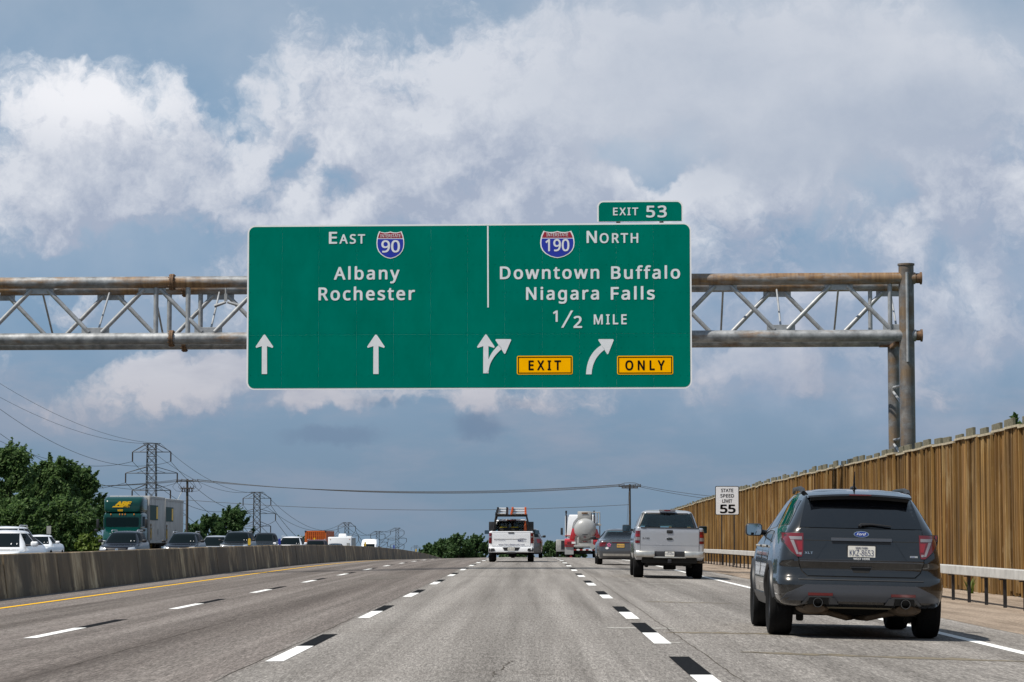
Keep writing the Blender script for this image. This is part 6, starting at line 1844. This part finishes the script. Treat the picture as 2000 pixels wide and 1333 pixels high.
def tree(label, x, D, zb2, h, wd, seed, leaf='leaf', n=7000, ls=.17, group=None, shape=1.0, low=.12, name='tree'):
    rg = random.Random(seed)
    o = thing(name, label, 'tree', (x, D, zb2), group=group)
    tb = B(); lean = rg.uniform(-.3, .3)
    tops = (lean, rg.uniform(-.3, .3), h * .8)
    tb.path([(0, 0, -.2), (lean * .3, 0, h * .3), (lean * .6, .05, h * .55), tops], [h * .022, h * .017, h * .011, .02], 8)
    clumps = []
    nb = 16
    for k in range(nb):
        f = lerp(low, .93, (k + rg.random()) / nb)
        prof = math.sin(math.pi * min(1, (f + .10) / 1.12) ** (1.0 * shape)) ** .75
        a = rg.uniform(0, 2 * math.pi); r = wd / 2 * prof * rg.uniform(.35, 1.0)
        c = Vector((lean * f + r * math.cos(a), r * math.sin(a), h * f))
        clumps.append((tuple(c), wd * rg.uniform(.11, .21)))
        st_ = Vector((lean * f * .8, 0, h * max(.05, f - .18)))
        tb.path([st_, st_.lerp(c, .5) + Vector((0, 0, .1)), c], [h * .009, h * .006, .012], 5)
        for j in range(3):
            v = Vector((rg.uniform(-1, 1), rg.uniform(-1, 1), rg.uniform(-.3, 1.1))).normalized() * wd * rg.uniform(.10, .22)
            clumps.append((tuple(c + v), wd * rg.uniform(.045, .09)))
    for j in range(30):      # ragged sprays round the edge of the crown
        f = rg.uniform(.35, .98); a = rg.uniform(0, 6.28); r = wd * .5 * math.sin(math.pi * min(1, (f + .12) / 1.12)) ** .7 * rg.uniform(.95, 1.25)
        for e in range(5): clumps.append(((lean * f + (r + e * wd * .022) * math.cos(a) + e * wd * .012, (r + e * wd * .022) * math.sin(a), h * f + e * wd * .042), wd * (.05 - .008 * e)))
    for j in range(7):
        clumps.append(((lean + rg.uniform(-.13, .13) * wd, rg.uniform(-.1, .1) * wd, h * rg.uniform(.84, .97)), wd * rg.uniform(.05, .10)))
    tb.build('trunk', M['bark'], o)
    put('crown', crown_mesh('crown', clumps, n, ls, M[leaf], seed), o)
    return o
TL = 'trees beyond the opposite carriageway'
def tree_px(label, px, py_top, D, wpx, seed, base=None, **k):
    c = at(px, py_top, D); zb2 = gz(c.x, D) - .06 if base is None else base
    return tree(label, c.x, D, zb2, (c.z - zb2) * 1.0, wpx * D / F, seed, **k)
tree_px('tall dark green tree at the left edge with a ragged top', 18, 872, 205, 120, 1, n=33000, group=TL)
tree_px('dark tree filling in behind the white sedan, right of the left-edge tree', 62, 925, 215, 110, 2, n=27000, group=TL)
tree_px('broad dark tree with a high rounded crown beside the left-edge tree', 112, 897, 212, 115, 3, n=33000, group=TL)
tree_px('dark tree with wind-swept tips nearest to the green semi truck', 160, 918, 218, 90, 4, n=27000, group=TL)
tree_px('low dense tree under the wind-swept tree', 135, 978, 200, 110, 5, n=21000, group=TL)
tree_px('low dense tree behind the nearest white cars', 40, 985, 198, 120, 6, n=21000, group=TL)
tree_px('dark small tree touching the semi truck mirror', 185, 985, 214, 60, 15, n=13500, group=TL)
tree_px('yellow-green bush at the foot of the left trees beside the semi truck', 178, 1047, 190, 44, 7, leaf='leaf_bright', n=5400, ls=.22, low=.05, name='bush')
tree_px('round green tree behind the dark SUVs, right one of the mid clump', 455, 993, 420, 70, 8, n=20000, ls=.27, leaf='leaf_far', group=TL)
tree_px('lower green tree of the mid clump beside the utility pole', 408, 1012, 410, 60, 9, n=15000, ls=.27, leaf='leaf_far', group=TL)
tree_px('small green tree at the foot of the utility pole', 378, 1020, 400, 40, 10, n=9000, ls=.27, leaf='leaf_far', group=TL)
tree_px('low green tree showing between the white SUV and the orange container', 588, 1048, 520, 34, 11, n=2500, ls=.32, leaf='leaf_far', group=TL)
TR = 'trees beyond the crest of the road'
for k, (px, py, wpx, D, lb) in enumerate(((838, 1066, 40, 560, 'lowest far tree at the end of the barrier'), (866, 1055, 44, 550, 'far tree with a thin pointed top near the barrier end'), (895, 1046, 50, 540, 'tallest far tree left of the white work pickup'), (928, 1049, 48, 545, 'far tree touching the white work pickup'),
                                       (1071, 1060, 26, 560, 'far tree just right of the grey crossover'), (1092, 1061, 34, 555, 'far tree just left of the tanker truck'), (1118, 1064, 40, 560, 'far tree seen beneath the tanker truck'), (1010, 1066, 60, 570, 'far tree hidden behind the white work pickup'))):
    tree_px(lb, px, py, D, wpx, 20 + k, n=12000, ls=.34, leaf='leaf_far', group=TR)
# tree behind the timber wall, tips showing at the right edge
tree_px('leafy sapling tips peeking over the timber wall', 1990, 812, 60, 60, 40, base=-.2, n=5000, ls=.10, low=.3)
# weeds at the foot of the timber wall
for k, (d, h) in enumerate(((47.5, .5), (60.2, .42), (66.5, .3))):
    rg = random.Random(60 + k); b_ = B()
    for j in range(26):
        a = rg.uniform(0, 6.28); r = rg.uniform(.05, .3); hh = h * rg.uniform(.5, 1)
        p0 = Vector((rg.uniform(-.08, .08), rg.uniform(-.1, .1), 0)); p1 = Vector((r * math.cos(a), r * math.sin(a), hh)); n_ = Vector((-math.sin(a), math.cos(a), 0)) * .012
        b_.add([p0 - n_, p0 + n_, p0.lerp(p1, .6) + n_ + Vector((0, 0, .05)), p1, p0.lerp(p1, .6) - n_ + Vector((0, 0, .05))], [(0, 1, 2, 3, 4)])
    o = b_.build('weed', M['leaf_bright']); o.location = (10.2, d, gz(10.2, d) - .03)
    tag(o, ('small weed tuft nearest the right edge at the foot of the timber wall', 'small weed tuft at the wall foot behind the guard rail posts', 'tiny weed tuft at the wall foot next to the dark SUV')[k], 'weed', 'weeds at the foot of the wall')

# wood behind the viewpoint (seen only mirrored in the vehicles' paint)
rg = random.Random(77)
cl = []
for k in range(150):
    sx_ = -1 if k % 2 else 1
    x = sx_ * rg.uniform(16 if sx_ > 0 else 40, 120); cl.append(((x, -rg.uniform(60, 260), rg.uniform(1.5, 9.5)), rg.uniform(2.5, 5)))
tag(put('woods', crown_mesh('woods', cl, 16000, 1.3, M['leaf_far'], 5)), kind='stuff')
